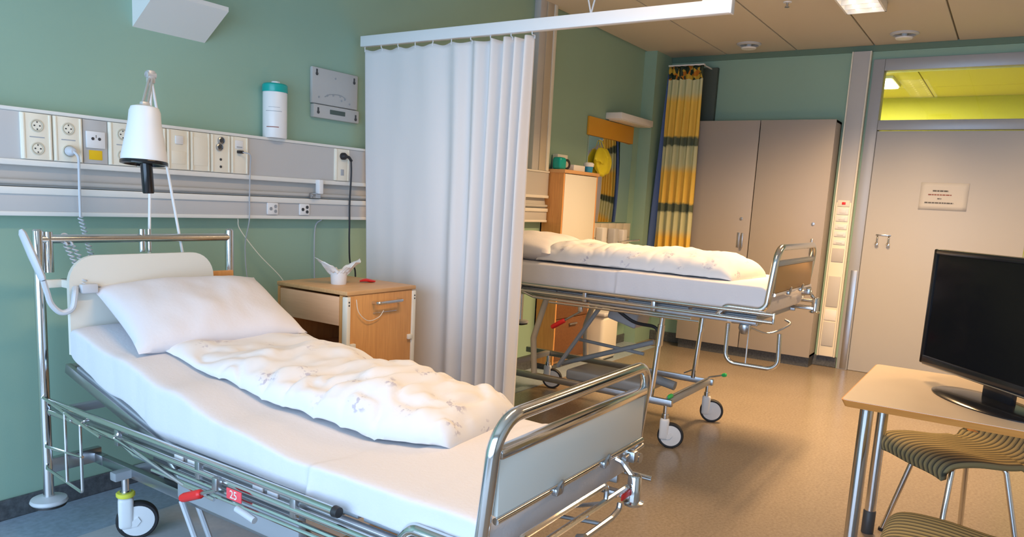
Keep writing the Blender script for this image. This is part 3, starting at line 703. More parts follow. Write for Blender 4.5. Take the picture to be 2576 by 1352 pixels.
# tall wooden cabinet behind the far bed
HX0, HX1, HY0, HY1 = 5.13, 5.70, 2.965, YD - 0.002
hc = thing('tall_cabinet', (5.4, 3.06, 0), 'narrow orange wood cabinet with pale door behind the far bed', 'cabinet')
b = MB(); b.box((HX0, HY0 + 0.02, 0.05), (HX0 + 0.02, HY1, 1.585)); b.box((HX1 - 0.02, HY0 + 0.02, 0.05), (HX1, HY1, 1.585)); b.box((HX0, HY1 - 0.01, 0.05), (HX1, HY1, 1.585)); b.box((HX0 + 0.02, HY0 + 0.02, 0.05), (HX1 - 0.02, HY1 - 0.01, 0.07)); b.box((HX0, HY0, 0.05), (HX0 + 0.02, HY0 + 0.02, 1.585))
b.box((HX1 - 0.02, HY0, 0.05), (HX1, HY0 + 0.02, 1.585))
build(b, 'carcass', M_ORANGE, hc, 0)
build(bx((HX0 - 0.008, HY0 - 0.012, 1.585), (HX1 + 0.008, HY1, 1.612), 0.003), 'top_board', M_ORANGEH, hc)
build(bx((HX0 + 0.022, HY0 - 0.002, 0.80), (HX1 - 0.022, HY0 + 0.018, 1.58), 0.002), 'door', M_CREAM2, hc)
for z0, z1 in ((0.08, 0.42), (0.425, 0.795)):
    d = build(bx((HX0 + 0.022, HY0 - 0.002, z0), (HX1 - 0.022, HY0 + 0.018, z1), 0.002), 'drawer', M_SHADEWOOD, hc)
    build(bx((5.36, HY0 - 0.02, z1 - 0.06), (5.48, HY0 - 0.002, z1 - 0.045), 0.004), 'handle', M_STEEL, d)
b = MB(); b.box((HX0 + 0.02, HY0 + 0.03, 0), (HX1 - 0.02, HY1, 0.05)); build(b, 'plinth', M_SKIRT, hc, 0)
ZT = 1.612
# things on the tall cabinet
it = thing('tape_dispenser', (5.17, 3.05, ZT), 'teal and black tape dispenser at left end of cabinet top', 'tape dispenser')
build(bx((5.135, 3.005, ZT), (5.235, 3.085, ZT + 0.095), 0.02, 3), 'teal_case', M_TEAL, it)
b = MB().lathe([(0.026, -0.02), (0.042, -0.02), (0.042, 0.02), (0.026, 0.02), (0.026, -0.02)], (5.265, 3.04, ZT + 0.045), (0.3, 1, 0), 24); build(b, 'black_roll', M_BLACK, it)
b = MB().lathe([(0.0, -0.015), (0.025, -0.015), (0.025, 0.015), (0, 0.015)], (5.265, 3.04, ZT + 0.045), (0.3, 1, 0), 20); build(b, 'tan_core', M_TAN, it)
b = bx((5.24, 3.095, ZT), (5.40, 3.145, ZT + 0.125), 0.004)
single(b, 'pale_box', M_CREAM2, (5.32, 3.12, ZT), 'upright pale box behind the tape dispenser on cabinet', 'box')
b = bx((5.36, 3.01, ZT), (5.55, 3.09, ZT + 0.05), 0.006)
single(b, 'flat_box', M_PAPER, (5.45, 3.05, ZT), 'low white box lying in the middle of cabinet top', 'box')
cpo = thing('blue_cup', (5.625, 3.02, ZT), 'blue plastic cup with white rim at right end of cabinet', 'cup')
build(MB().lathe([(0, 0), (0.033, 0), (0.040, 0.055), (0.036, 0.055), (0.030, 0.006), (0, 0.006)], (5.625, 3.02, ZT), n=24), 'cup_body', M_BLUEP, cpo)
build(MB().lathe([(0.0365, 0.05), (0.043, 0.05), (0.045, 0.075), (0.034, 0.085), (0.03, 0.07), (0.0365, 0.05)], (5.625, 3.02, ZT), n=24), 'white_rim', M_WHITEP, cpo)
# yellow plastic bag hanging on the wall
yb = thing('yellow_bag', (6.02, 3.10, 1.52), 'bright yellow plastic bag hanging in front of the mirror', 'bag')
b = MB()
def ybf(u, v):
    a = u * 2 * math.pi; pr = math.sin(min(1, v * 1.05) * math.pi) ** 0.55
    q = V((math.cos(a) * 0.16 * pr, math.sin(a) * 0.035 * pr, 0.26 * v))
    n_ = (noise.noise(q * 11) * 0.050 + noise.noise(q * 27 + V((3, 1, 0))) * 0.016) * pr
    return V((6.03, YD - 0.058, 1.60)) + q + V((n_, n_ * 0.5, n_ + 0.02 * pr * math.cos(2 * a)))
b.grid(ybf, 36, 22, True); build(b, 'bag_body', M_YELLOWBAG, yb, 60)
build(tb(fillet([(6.00, YD - 0.05, 1.85), (6.01, YD - 0.02, 1.915), (6.05, YD - 0.02, 1.915), (6.06, YD - 0.05, 1.85)], 0.015), 0.004, 6), 'bag_handle', M_YELLOWBAG, yb)
build(MB().tube(fillet([(6.03, YD - 0.012, 1.925), (6.03, YD - 0.045, 1.912), (6.03, YD - 0.045, 1.93)], 0.008), 0.003, 6), 'hook', M_CHROME, yb)

# ================================================================== BEDSIDE LAMP
lp = thing('bedside_lamp', (1.86, YD - 0.05, 0.95), 'white cone bedside lamp with black rim and handle on arm', 'lamp')
LS = V((1.592, 2.72, 1.413))       # centre of shade mouth
sh = MB().lathe([(0.078, 0.0), (0.080, 0.004), (0.078, 0.03), (0.064, 0.11), (0.057, 0.15), (0.054, 0.188), (0.048, 0.204), (0.028, 0.211), (0, 0.212),
                 ], (LS.x, LS.y, LS.z), (0.06, 0.04, 1), 40)
shade = build(sh, 'shade', M_WHITEP, lp, 50)
build(MB().lathe([(0.0805, 0.009), (0.0820, 0.006), (0.0820, -0.004), (0.072, -0.006), (0.068, 0.004), (0.075, 0.009)], LS, (0.06, 0.04, 1), 40), 'black_rim', M_BLACKGLOSS, lp)
build(MB().lathe([(0.070, 0.004), (0.055, 0.012), (0, 0.016)], LS, (0.06, 0.04, 1), 32), 'louvre', M_GREYP, lp)
build(MB().lathe([(0, 0.014), (0.021, 0.012), (0.021, -0.105), (0.018, -0.110), (0, -0.110)], (LS.x + 0.008, LS.y, LS.z), (-0.05, 0.02, 1), 20), 'handle', M_BLACKGLOSS, lp)
EL = V((1.735, 2.905, 1.752))
top_ = LS + V((0.06, 0.04, 1)).normalized() * 0.206
b = MB()
for d in (-0.010, 0.010):
    b.tube([top_ + V((d - 0.004, 0, -0.01)), EL + V((d * 0.6, 0, 0))], 0.0055, 8)
b.box(EL + V((-0.014, -0.012, -0.022)), EL + V((0.014, 0.012, 0.028)), 0.005)
b.lathe([(0.013, -0.018), (0.013, 0.018)], EL + V((0, 0, 0.01)), (1, 0, 0), 14)
b.box(top_ + V((-0.016, -0.012, -0.02)), top_ + V((0.016, 0.012, 0.02)), 0.006)
build(b, 'upper_arm', mat('satin_grey_lamp_arm', (0.62,0.61,0.60), 0.35, metal=0.3), lp)
b = MB(); b.tube([EL, (1.725, 2.925, 1.05), (1.727, 2.935, 0.86)], 0.0058, 8); b.tube([EL + V((0, 0, 0.006)), (1.865, 2.91, 1.05), (1.90, 2.92, 0.86)], 0.0058, 8)
build(b, 'lower_arm', M_WHITEP, lp)
b = MB(); b.box((1.70, 2.90, 0.80), (1.93, 2.96, 0.865), 0.006); b.box((1.78, 2.95, 0.81), (1.85, YD, 0.855), 0.004)
build(b, 'wall_bracket', M_GREYP, lp)

# ================================================================== HOSPITAL BEDS
WB = 0.84
def wheel(parent, px, py, dirx, diry, rad=0.072, ring=None, ztop=0.26):
    """caster: stem, white cover, wheel (tyre + disc) trailing along (dirx,diry)"""
    st = MB(); st.cyl((px, py, rad * 1.2), (px, py, ztop), 0.014); st.cyl((px, py, rad * 2 + 0.02), (px, py, rad * 2 + 0.045), 0.020)
    cs = build(st, 'caster_stem', M_CHROME, parent)
    d = V((dirx, diry, 0)).normalized(); s = V((-d.y, d.x, 0)); c = V((px, py, rad)) + d * 0.038
    fork = MB()
    q = Matrix((( d.x, s.x, 0), (d.y, s.y, 0), (0, 0, 1)))
    fork.box((-0.027, -0.026, rad * 0.62), (0.027, 0.026, rad * 2 + 0.024), 0.016, 4)
    for v in fork.bm.verts: v.co = q @ v.co + V((px, py, 0))
    for sg in (-1, 1):
        base = V((px, py, 0)) + s * (0.0195 * sg)
        fork.prism([base - d * 0.012 + V((0, 0, rad * 0.70)), base + d * 0.040 + V((0, 0, rad * 1.25)), base + d * 0.050 + V((0, 0, rad)), base + d * 0.036 + V((0, 0, rad * 0.75))], s * (0.004 * sg))
    build(fork, 'caster_cover', M_WHITEP, cs)
    build(MB().lathe([(rad * 0.80, -0.0155), (rad * 0.93, -0.016), (rad, -0.010), (rad, 0.010), (rad * 0.93, 0.016), (rad * 0.80, 0.0155)], c, s, 36), 'tyre', M_BLACK, cs)
    build(MB().lathe([(0, -0.019), (rad * 0.25, -0.019), (rad * 0.80, -0.016), (rad * 0.82, -0.010), (rad * 0.82, 0.010), (rad * 0.80, 0.016), (rad * 0.25, 0.019), (0, 0.019)], c, s, 32), 'wheel_disc', M_WHITEP, cs)
    if ring:
        build(MB().lathe([(0.030, 0), (0.033, 0.004), (0.033, 0.014), (0.030, 0.017), (0.020, 0.017)], (px, py, rad * 2 + 0.024), (0, 0, 1), 24), 'coloured_ring', ring, cs)
    return cs

def rail_path(x, ya, yb, z): return [(x, ya, z), (x, yb, z)]

def hospital_bed(X0, Y0, zf, label, raised, near):
    """X0: near side plane, Y0: foot plane, zf: height of the bed frame"""
    XF = X0 + WB
    bed = thing('hospital_bed', (X0 + WB / 2, Y0 + 1.0, 0), label, 'hospital bed', 'hospital beds')
    ln = 2.02
    # --- upper frame
    for x in (X0 + 0.012, XF - 0.012):
        b = MB(); b.box((x - 0.012, Y0 + 0.06, zf - 0.050), (x + 0.012, Y0 + ln, zf - 0.012), 0.004)
        build(b, 'side_beam', M_STEEL, bed)
    for y in (0.10, 0.55, 1.05, 1.55, 1.98):
        build(bx((X0 + 0.02, Y0 + y - 0.015, zf - 0.048), (XF - 0.02, Y0 + y + 0.015, zf - 0.018), 0.004), 'cross_beam', M_PAINTGREY, bed)
    # mattress platform boards
    hinge = 1.28
    for y0, y1 in ((0.07, 0.42), (0.44, 0.80), (0.82, hinge - 0.01)):
        build(bx((X0 + 0.035, Y0 + y0, zf - 0.018), (XF - 0.035, Y0 + y1, zf - 0.006), 0.003), 'platform_panel', M_PAINTGREY, bed)
    # backrest
    ang = math.atan2(0.165, 0.62) if raised else 0.0
    rot = Matrix.Rotation(ang, 3, 'X'); piv = (X0, Y0 + hinge, zf - 0.012)
    b = MB(); b.box((X0 + 0.035, Y0 + hinge, zf - 0.018), (XF - 0.035, Y0 + 1.90, zf - 0.006), 0.003, rot=rot, pivot=piv)
    build(b, 'backrest_panel', M_PAINTGREY, bed)
    b = MB()
    for x in (X0 + 0.03, XF - 0.03):
        b.box((x - 0.010, Y0 + hinge, zf - 0.052), (x + 0.010, Y0 + 1.95, zf - 0.014), 0.003, rot=rot, pivot=piv)
    b.box((X0 + 0.03, Y0 + 1.92, zf - 0.050), (XF - 0.03, Y0 + 1.95, zf - 0.016), 0.003, rot=rot, pivot=piv)
    build(b, 'backrest_frame', M_STEEL, bed)
    # --- folded-down side guards: two tubes each side with end loops
    for sx, x in ((-1, X0 - 0.024), (1, XF + 0.024)):
        if raised:
            ya, yb = Y0 + 0.46, Y0 + 1.96
        else:
            ya, yb = Y0 - 0.03, Y0 + 1.93
        g = MB()
        g.tube([(x, ya, zf + 0.018), (x, yb, zf + 0.018 + (0.0 if raised else 0))], 0.0115, 10)
        g.tube([(x, ya - (0.5 if raised else 0), zf - 0.022), (x, yb, zf - 0.022)], 0.0105, 10)
        if not raised:
            g.box((x - 0.010, ya - 0.006, zf - 0.03), (x + 0.010, ya + 0.006, zf + 0.028), 0.003)
        gd = build(g, 'side_guard', M_CHROME, bed)
        if raised:
            build(MB().lathe([(0, -0.014), (0.014, -0.012), (0.0155, 0.0), (0.0155, 0.006), (0.0115, 0.008)], (x, ya, zf + 0.018), (0, 1, 0), 16), 'end_cap', M_BLACK, gd)
        for y in (0.62, 1.05, 1.5):
            b = MB(); b.box((x - 0.008, Y0 + y - 0.012, zf - 0.045), (x + 0.008, Y0 + y + 0.012, zf + 0.022), 0.003)
            build(b, 'guard_bracket', M_STEEL, bed)
        b = MB(); b.tube(fillet([(x - sx * 0.0, Y0 + 0.40, zf - 0.055), (x, Y0 + 1.40, zf - 0.055), (x, Y0 + 1.52, zf - 0.02)], 0.03), 0.0075, 8)
        b.tube([(x + sx * 0.012, Y0 + 0.35, zf - 0.066), (x + sx * 0.012, Y0 + 1.28, zf - 0.072)], 0.006, 8)
        build(b, 'guide_rod', M_CHROME, bed)
    # release levers, decals on the near guard
    lv = MB(); a_, e_ = (V((X0 - 0.045, Y0 + 0.935, zf - 0.045)), V((X0 - 0.048, Y0 + 1.015, zf - 0.078))) if raised else (V((X0 - 0.030, Y0 + 1.07, zf - 0.105)), V((X0 - 0.035, Y0 + 1.175, zf - 0.172)))
    lv.tube([a_, e_], 0.006, 8); lv.box(a_ + V((-0.008, -0.012, 0)), a_ + V((0.012, 0.012, 0.04)), 0.003)
    lvo = build(lv, 'release_lever', M_STEEL, bed)
    dd = (e_ - a_).normalized()
    build(MB().tube([e_ - dd * 0.012, e_ - dd * 0.006, e_ + dd * 0.075, e_ + dd * 0.088, e_ + dd * 0.094], [0.009, 0.0145, 0.0145, 0.012, 0.004], 12), 'red_grip', M_RED, lvo)
    # --- foot end: bent tube loop with panel
    zl, zt = zf + 0.030, zf + 0.355
    r0 = 0.0175
    loop = fillet([(X0 + 0.004, Y0 + 0.265, zl - 0.05), (X0 + 0.004, Y0 + 0.225, zl + 0.002), (X0 + 0.004, Y0 + 0.02, zl), (X0 + 0.004, Y0 - 0.01, zt), (XF - 0.004, Y0 - 0.01, zt), (XF - 0.004, Y0 + 0.02, zl), (XF - 0.004, Y0 + 0.225, zl + 0.002), (XF - 0.004, Y0 + 0.265, zl - 0.05)], [0.04, 0.04, 0.05, 0.085, 0.085, 0.07, 0.04, 0.04], 9)
    build(tb(loop, r0, 14), 'foot_loop', M_CHROME, bed)
    pz0, pz1 = zf + 0.122, zf + 0.262
    build(bx((X0 + 0.022, Y0 - 0.012, pz0), (XF - 0.022, Y0 + 0.004, pz1), 0.004), 'foot_panel', mat('grey_white_foot_panel', (0.74, 0.74, 0.68), 0.45) if near else mat('brown_foot_panel', (0.40, 0.24, 0.10), 0.45), bed)
    build(bx((X0 + 0.018, Y0 - 0.020, pz1 - 0.002), (XF - 0.018, Y0 + 0.012, pz1 + 0.026), 0.008), 'panel_top_rail', M_CHROME if near else M_PAINTGREY, bed)
    build(tb([(X0 + 0.018, Y0 - 0.010, pz0 - 0.008), (XF - 0.018, Y0 - 0.010, pz0 - 0.008)], 0.009, 10), 'panel_bottom_rail', M_CHROME, bed)
    for fx in (0.34, 0.66):
        b = MB(); x = X0 + WB * fx; y = Y0 - 0.022
        b.tube(fillet([(x - 0.012, y, pz0 - 0.018), (x - 0.010, y - 0.004, pz0 + 0.006), (x, y - 0.010, pz0 + 0.022), (x + 0.010, y - 0.004, pz0 + 0.006), (x + 0.012, y, pz0 - 0.018)], 0.008, 4), 0.0045, 7)
        b.box((x - 0.016, y - 0.004, pz0 - 0.024), (x + 0.016, y + 0.014, pz0 - 0.004), 0.004)
        build(b, 'hook_clip', M_STEEL, bed)
    # latch mechanism at far foot corner
    b = MB(); x = XF - 0.10
    b.cyl((x - 0.05, Y0 - 0.015, pz0 - 0.035), (XF - 0.02, Y0 - 0.015, pz0 - 0.025), 0.008); b.box((x - 0.02, Y0 - 0.035, pz0 - 0.055), (x + 0.012, Y0, pz0 - 0.02), 0.005); b.cyl((x + 0.03, Y0 - 0.035, pz0 - 0.05), (x + 0.03, Y0 + 0.02, pz0 - 0.05), 0.016)
    build(b, 'latch', M_STEEL, bed)
    # bumper rollers at both foot corners
    for x in ((XF - 0.150),) if near else ((XF - 0.03), ):
        yb_ = Y0 - 0.055
        b = MB(); b.lathe([(0, -0.058), (0.030, -0.056), (0.032, -0.048), (0.021, -0.044), (0.021, 0.030), (0.017, 0.036), (0, 0.036)], (x, yb_, zf + 0.010), (0, 0, 1), 22)
        b.tube([(x, yb_, zf + 0.03), (x, Y0 - 0.01, zf + 0.075), (x, Y0 + 0.01, zf + 0.08)], 0.010, 8)
        b.box((x - 0.02, Y0 - 0.06, zf - 0.03), (x + 0.0, Y0 + 0.08, zf - 0.01), 0.003)
        build(b, 'bumper_roller', M_CHROME, bed)
    if near:
        # linen rack wire and pull bar under the foot panel
        wz0, wz1 = zf + 0.022, zf + 0.064
        b = MB(); y = Y0 - 0.045
        b.tube(fillet([(X0 + 0.07, y, wz0), (X0 + 0.07, y, wz1), (X0 + 0.52, y, wz1), (X0 + 0.52, y, wz0 - 0.0)], 0.02), 0.0075, 8)
        b.tube([(X0 - 0.05, y, wz0 - 0.008), (X0 + 0.66, y, wz0 - 0.008)], 0.0085, 8)
        for xx in (X0 + 0.10, X0 + 0.50): b.tube([(xx, y, wz0 - 0.008), (xx, Y0 + 0.10, zf - 0.04)], 0.006, 7)
        build(b, 'linen_rack', M_CHROME, bed)
        b = MB(); y2 = Y0 - 0.075
        b.tube(fillet([(X0 + 0.05, y2, zf - 0.022), (X0 + 0.50, y2, zf - 0.022), (X0 + 0.545, y2, zf - 0.012), (X0 + 0.55, y2, zf + 0.008)], 0.02), 0.0085, 8)
        b.lathe([(0, -0.016), (0.014, -0.014), (0.014, 0.010), (0, 0.012)], (X0 + 0.33, y2, zf - 0.022), (0, -1, 0.3), 14)
        for xx in (X0 + 0.15, X0 + 0.45): b.tube([(xx, y2, zf - 0.022), (xx, Y0 + 0.12, zf - 0.045)], 0.006, 7)
        build(b, 'pedal_bar', M_STEEL, bed)
        # red tag by the roller
        o = build(bx((XF - 0.225, Y0 - 0.052, zf - 0.015), (XF - 0.170, Y0 - 0.048, zf + 0.004), 0.001), 'red_tag', M_RED, bed)
    else:
        # hanging loop at the foot, extended
        b = MB(); xg = X0 - 0.012
        b.tube(fillet([(xg, Y0 + 0.20, zf - 0.055), (xg, Y0 + 0.20, zf - 0.262), (xg, Y0 - 0.075, zf - 0.262), (xg, Y0 - 0.065, zf - 0.075)], 0.055, 7), 0.0115, 10)
        b.tube([(xg + 0.0, Y0 + 0.09, zf - 0.05), (xg, Y0 + 0.09, zf - 0.255)], 0.004, 6)
        build(b, 'hanging_loop', M_CHROME, bed)
        b = MB(); b.lathe([(0, -0.02), (0.03, -0.02), (0.034, 0), (0.02, 0.03), (0, 0.035)], (X0 + 0.02, Y0 + 0.12, zf - 0.075), (0, 0, -1), 16); b.tube(smooth_path([(X0 + 0.03, Y0 + 0.10, zf - 0.07), (X0 + 0.12, Y0 + 0.02, zf - 0.10), (X0 + 0.2, Y0 - 0.06, zf - 0.05), (X0 + 0.22, Y0 - 0.03, zf - 0.03)], 6), 0.006, 7)
        b.box((X0 + 0.03, Y0 + 0.06, zf - 0.06), (X0 + 0.12, Y0 + 0.20, zf - 0.03), 0.006)
        build(b, 'foot_mechanism', M_STEEL, bed)
    # --- undercarriage
    zb = 0.262
    for x in (X0 + (0.155 if near else 0.08), XF - 0.06):
        build(bx((x - 0.014, Y0 + 0.50, zb - 0.020), (x + 0.014, Y0 + 1.93, zb + 0.020), 0.005), 'base_beam', M_STEEL, bed)
    for y in (0.535, 1.74):
        build(bx((X0 + 0.08, Y0 + y - 0.02, zb - 0.016), (XF - 0.06, Y0 + y + 0.02, zb + 0.018), 0.005), 'base_cross_beam', M_PAINTGREY, bed)
    # lifting arms
    if not raised:
        for x in (X0 + 0.085, XF - 0.065):
            b = MB(); b.tube([(x, Y0 + 0.635, zb + 0.01), (x, Y0 + 0.60, zf - 0.04)], 0.016, 12); b.cyl((x, Y0 + 0.612, zf - 0.25), (x, Y0 + 0.606, zf - 0.13), 0.021)
            build(b, 'lifting_arm', M_CHROME, bed)
            b = MB(); b.tube(fillet([(x, Y0 + 1.43, zb + 0.01), (x, Y0 + 1.45, zb + 0.24), (x, Y0 + 1.36, zf - 0.03)], 0.06), 0.019, 10)
            build(b, 'lifting_arm', M_TAN, bed)
        b = MB(); x = X0 + 0.42
        b.tube([(x, Y0 + 1.42, zb + 0.03), (x, Y0 + 0.78, zf - 0.30)], 0.016, 10); b.tube([(x, Y0 + 1.30, zf - 0.36), (x, Y0 + 0.84, zf - 0.385)], 0.011, 8); b.tube([(x - 0.18, Y0 + 1.35, zb + 0.05), (x - 0.18, Y0 + 1.05, zf - 0.06)], 0.014, 8)
        build(b, 'linkage', M_PAINTGREY, bed)
        b = MB(); b.box((x - 0.10, Y0 + 0.86, zf - 0.20), (x + 0.10, Y0 + 1.06, zf - 0.10), 0.015, 3, rot=Matrix.Rotation(R(14), 3, 'X')); build(b, 'motor_housing', M_MIDGREY, bed)
        b = MB(); b.box((x - 0.16, Y0 + 0.75, zb - 0.03), (x + 0.14, Y0 + 1.30, zb + 0.035), 0.015, 3); b.cyl((x + 0.0, Y0 + 0.62, zb + 0.02), (x, Y0 + 0.80, zb + 0.05), 0.028); build(b, 'base_motor', M_PAINTGREY, bed)
        b = MB(); b.tube(smooth_path([(X0 + 0.10, Y0 + 0.95, zf - 0.05), (X0 + 0.12, Y0 + 0.80, zf - 0.14), (X0 + 0.10, Y0 + 0.66, zf - 0.15), (X0 + 0.09, Y0 + 0.62, zf - 0.18)], 8), 0.010, 8); build(b, 'hose', M_BLACK, bed)
    else:
        for x in (X0 + 0.16, XF - 0.14):
            build(tb([(x, Y0 + 0.72, zb + 0.01), (x, Y0 + 1.10, zf - 0.04)], 0.015, 10), 'lifting_arm', M_STEEL, bed); build(tb([(x, Y0 + 1.38, zb + 0.01), (x, Y0 + 1.62, zf - 0.04)], 0.015, 10), 'lifting_arm', M_STEEL, bed)
        x = X0 + 0.40
        b = MB(); b.box((x - 0.20, Y0 + 1.30, zb - 0.05), (x + 0.22, Y0 + 1.62, zb + 0.11), 0.02, 3); b.box((x - 0.25, Y0 + 1.45, zb + 0.06), (x - 0.05, Y0 + 1.60, zb + 0.16), 0.015); build(b, 'motor_housing', M_DARKMETAL, bed)
        b = MB(); b.box((X0 + 0.06, Y0 + 0.70, zf - 0.20), (X0 + 0.09, Y0 + 1.30, zf - 0.10), 0.006); build(b, 'guard_plate', M_PAINTGREY, bed)
        b = MB()
        for dx in (0, 0.05): b.tube([(X0 + 0.12 + dx, Y0 + 1.37, zb), (X0 + 0.13 + dx, Y0 + 1.25, 0.05)], 0.010, 8)
        build(b, 'jack_strut', M_GREYP, bed)
    # casters
    for i, (cx, cy) in enumerate(((X0 + 0.08, Y0 + 0.535), (XF - 0.06, Y0 + 0.535), (X0 + 0.130, Y0 + 1.745), (XF - 0.06, Y0 + 1.74))):
        hd = i >= 2
        dirv = (0.35, -1) if not (raised and i == 2) else (1.0, -0.55)
        wheel(bed, cx, cy, dirv[0], dirv[1], 0.074, M_YRING if raised and i == 2 else None, zb)
    # brake pedals with green tips
    b = MB(); b.tube([(X0 + 0.08, Y0 + 0.535, zb + 0.028), (XF - 0.06, Y0 + 0.535, zb + 0.028)], 0.0055, 8); b.tube([(XF - 0.06, Y0 + 0.535, zb + 0.03), (XF - 0.06, Y0 + 0.44, zb + 0.06)], 0.0055, 8); b.tube([(XF - 0.06, Y0 + 0.70, zb + 0.03), (XF - 0.06, Y0 + 0.62, zb + 0.075)], 0.0055, 8)
    br = build(b, 'brake_rod', M_STEEL, bed)
    for p0, p1 in (((X0 + 0.09, Y0 + 0.532, zb + 0.028), (X0 + 0.155, Y0 + 0.532, zb + 0.030)), ((XF - 0.06, Y0 + 0.45, zb + 0.057), (XF - 0.06, Y0 + 0.42, zb + 0.066))):
        build(MB().tube([p0, V(p0).lerp(V(p1), 0.3), V(p0).lerp(V(p1), 0.8), p1], [0.008, 0.0125, 0.0125, 0.007], 10), 'green_tip', M_GREEN, br)
    # --- head end
    yh = Y0 + 1.995
    hx0, hx1 = X0 - 0.026, X0 + 0.765
    zt = zf + (0.64 if near else 0.25)
    for x, nm in ((hx0, 0), (hx1, 1)):
        b = MB(); b.tube([(x, yh, 0.135 if near else zf - 0.37), (x, yh, zt)], 0.0185, 14)
        b.lathe([(0.0165, 0), (0.012, 0.006), (0, 0.007)], (x, yh, zt), n=12)
        if nm == 0: b.tube([(x + 0.034, yh, zt - 0.15), (x + 0.034, yh, zt - 0.003)], 0.0165, 12)
        hp = build(b, 'head_post', M_CHROME, bed)
        zd = 0.135 if near else zf - 0.37
        build(MB().lathe([(0, 0.022), (0.018, 0.020), (0.060, 0.010), (0.064, 0.0), (0.060, -0.006), (0, -0.008)], (x, yh, zd), n=28), 'bumper_disc', M_GREYP, hp)
        build(MB().lathe([(0.055, -0.006), (0.058, -0.016), (0.03, -0.024), (0, -0.026)], (x, yh, zd), n=28), 'rubber_pad', M_BLACK, hp)
    b = MB(); b.tube([(hx0, yh, zt - 0.030), (hx1, yh, zt - 0.030)], 0.0165, 12); b.cyl(((hx0 + hx1) / 2 - 0.008, yh, zt - 0.085), ((hx0 + hx1) / 2 - 0.008, yh, zt + 0.006), 0.012); b.cyl(((hx0 + hx1) / 2 + 0.022, yh, zt - 0.085), ((hx0 + hx1) / 2 + 0.022, yh, zt + 0.006), 0.009)
    build(b, 'head_rail', M_CHROME, bed)
    # cream head panel with rounded top corners
    px0, px1, pz0, pz1, rr = X0 + 0.035, X0 + 0.625, zf + (0.19 if near else 0.03), zf + (0.555 if near else 0.23), 0.10
    out = [V((px0, yh - 0.085, pz0)), V((px1, yh - 0.085, pz0))]
    for cx, a0 in ((px1 - rr, 0), (px0 + rr, 90)):
        for k in range(9):
            a = R(a0 + 90 * k / 8); out.append(V((cx + rr * math.cos(a), yh - 0.085, pz1 - rr + rr * math.sin(a))))
    build(MB().prism(out, (0, 0.018, 0)), 'head_panel', M_CREAM2, bed)
    zk = zf + (0.435 if near else 0.12)
    for xa, xb in ((hx0, px0 + 0.03), (px1 - 0.04, hx1)):
        b = MB(); b.box((xa, yh - 0.030, zk), (xb, yh - 0.010, zk + 0.030), 0.004)
        b.box((min(xa, xb) + (0.0 if xa == hx0 else 0.0), yh - 0.068, zk) if xa != hx0 else (xb - 0.03, yh - 0.068, zk), (xa + 0.03, yh - 0.010, zk + 0.030) if xa != hx0 else (xb, yh - 0.010, zk + 0.030), 0.004)
        build(b, 'panel_bracket', M_CREAM2 if xa == hx0 else M_ORANGE, bed)
    if near:
        # wire bottle-basket between head post and rail
        b = MB(); xw = X0 - 0.045; w = 0.0055
        b.tube([(xw, yh - 0.03, zf + 0.035), (xw, yh - 0.20, zf + 0.005), (xw, yh - 0.42, zf - 0.028)], w, 7)
        b.tube(fillet([(xw, yh - 0.04, zf - 0.235), (xw, yh - 0.290, zf - 0.262), (xw, yh - 0.290, zf - 0.008), (xw + 0.03, yh - 0.290, zf + 0.0)], 0.012), w, 7)
        b.tube([(xw, yh - 0.185, zf - 0.250), (xw, yh - 0.185, zf + 0.012)], w, 7)
        b.tube([(xw, yh - 0.04, zf - 0.150), (xw, yh - 0.300, zf - 0.128)], w, 7)
        b.tube([(xw, yh - 0.04, zf - 0.235), (hx0, yh, zf - 0.225)], w, 7); b.tube([(xw, yh - 0.03, zf + 0.035), (hx0, yh, zf + 0.03)], w, 7); b.tube([(xw, yh - 0.04, zf - 0.150), (hx0, yh, zf - 0.145)], w, 7)
        build(b, 'wire_basket', M_CHROME, bed)
        # bracket tying the head post to the base beam
        build(bx((hx0, yh - 0.014, zb - 0.018), (X0 + 0.17, yh + 0.014, zb + 0.040), 0.004), 'post_bracket', M_STEEL, bed)
        build(bx((X0 + 0.141, Y0 + 1.93, zb - 0.020), (X0 + 0.169, yh + 0.0, zb + 0.020), 0.004), 'beam_extension', M_STEEL, bed)
        # triangular wire guard near the rail
        b = MB(); xw = X0 - 0.042
        b.tube(fillet([(xw, Y0 + 1.47, zf + 0.005), (xw, Y0 + 1.50, zf - 0.012), (xw, Y0 + 1.10, zf - 0.075), (xw, Y0 + 0.95, zf - 0.08)], 0.01), 0.0055, 7)
        build(b, 'wire_guard', M_CHROME, bed)
        # plates and labels on the beam
        for y, c in ((1.185, M_WHITEP), (1.115, M_WHITEP), (0.80, M_GREYP), (0.735, M_GREYP)):
            build(bx((X0 - 0.006, Y0 + y - 0.022, zf - 0.040), (X0 - 0.001, Y0 + y + 0.022, zf - 0.010), 0.001), 'beam_label', c, bed)
        lab = build(bx((X0 - 0.052, Y0 + 0.812, zf - 0.051), (X0 - 0.048, Y0 + 0.878, zf - 0.019), 0.001), 'red_label', mat('red_label_card', (0.85, 0.08, 0.10), 0.6), bed)
        cu = bpy.data.curves.new('label_number', 'FONT'); cu.body = '25'; cu.size = 0.034; cu.align_x = 'CENTER'; cu.align_y = 'CENTER'; cu.extrude = 0.0003
        tmp = bpy.data.objects.new('label_text', cu); COL.objects.link(tmp)
        me = bpy.data.meshes.new_from_object(tmp.evaluated_get(bpy.context.evaluated_depsgraph_get())); bpy.data.objects.remove(tmp)
        me.transform(Matrix.Translation(V((X0 - 0.0528, Y0 + 0.845, zf - 0.035)) - OFF[bed.name]) @ Matrix(((0, 0, -1, 0), (-1, 0, 0, 0), (0, 1, 0, 0), (0, 0, 0, 1))))
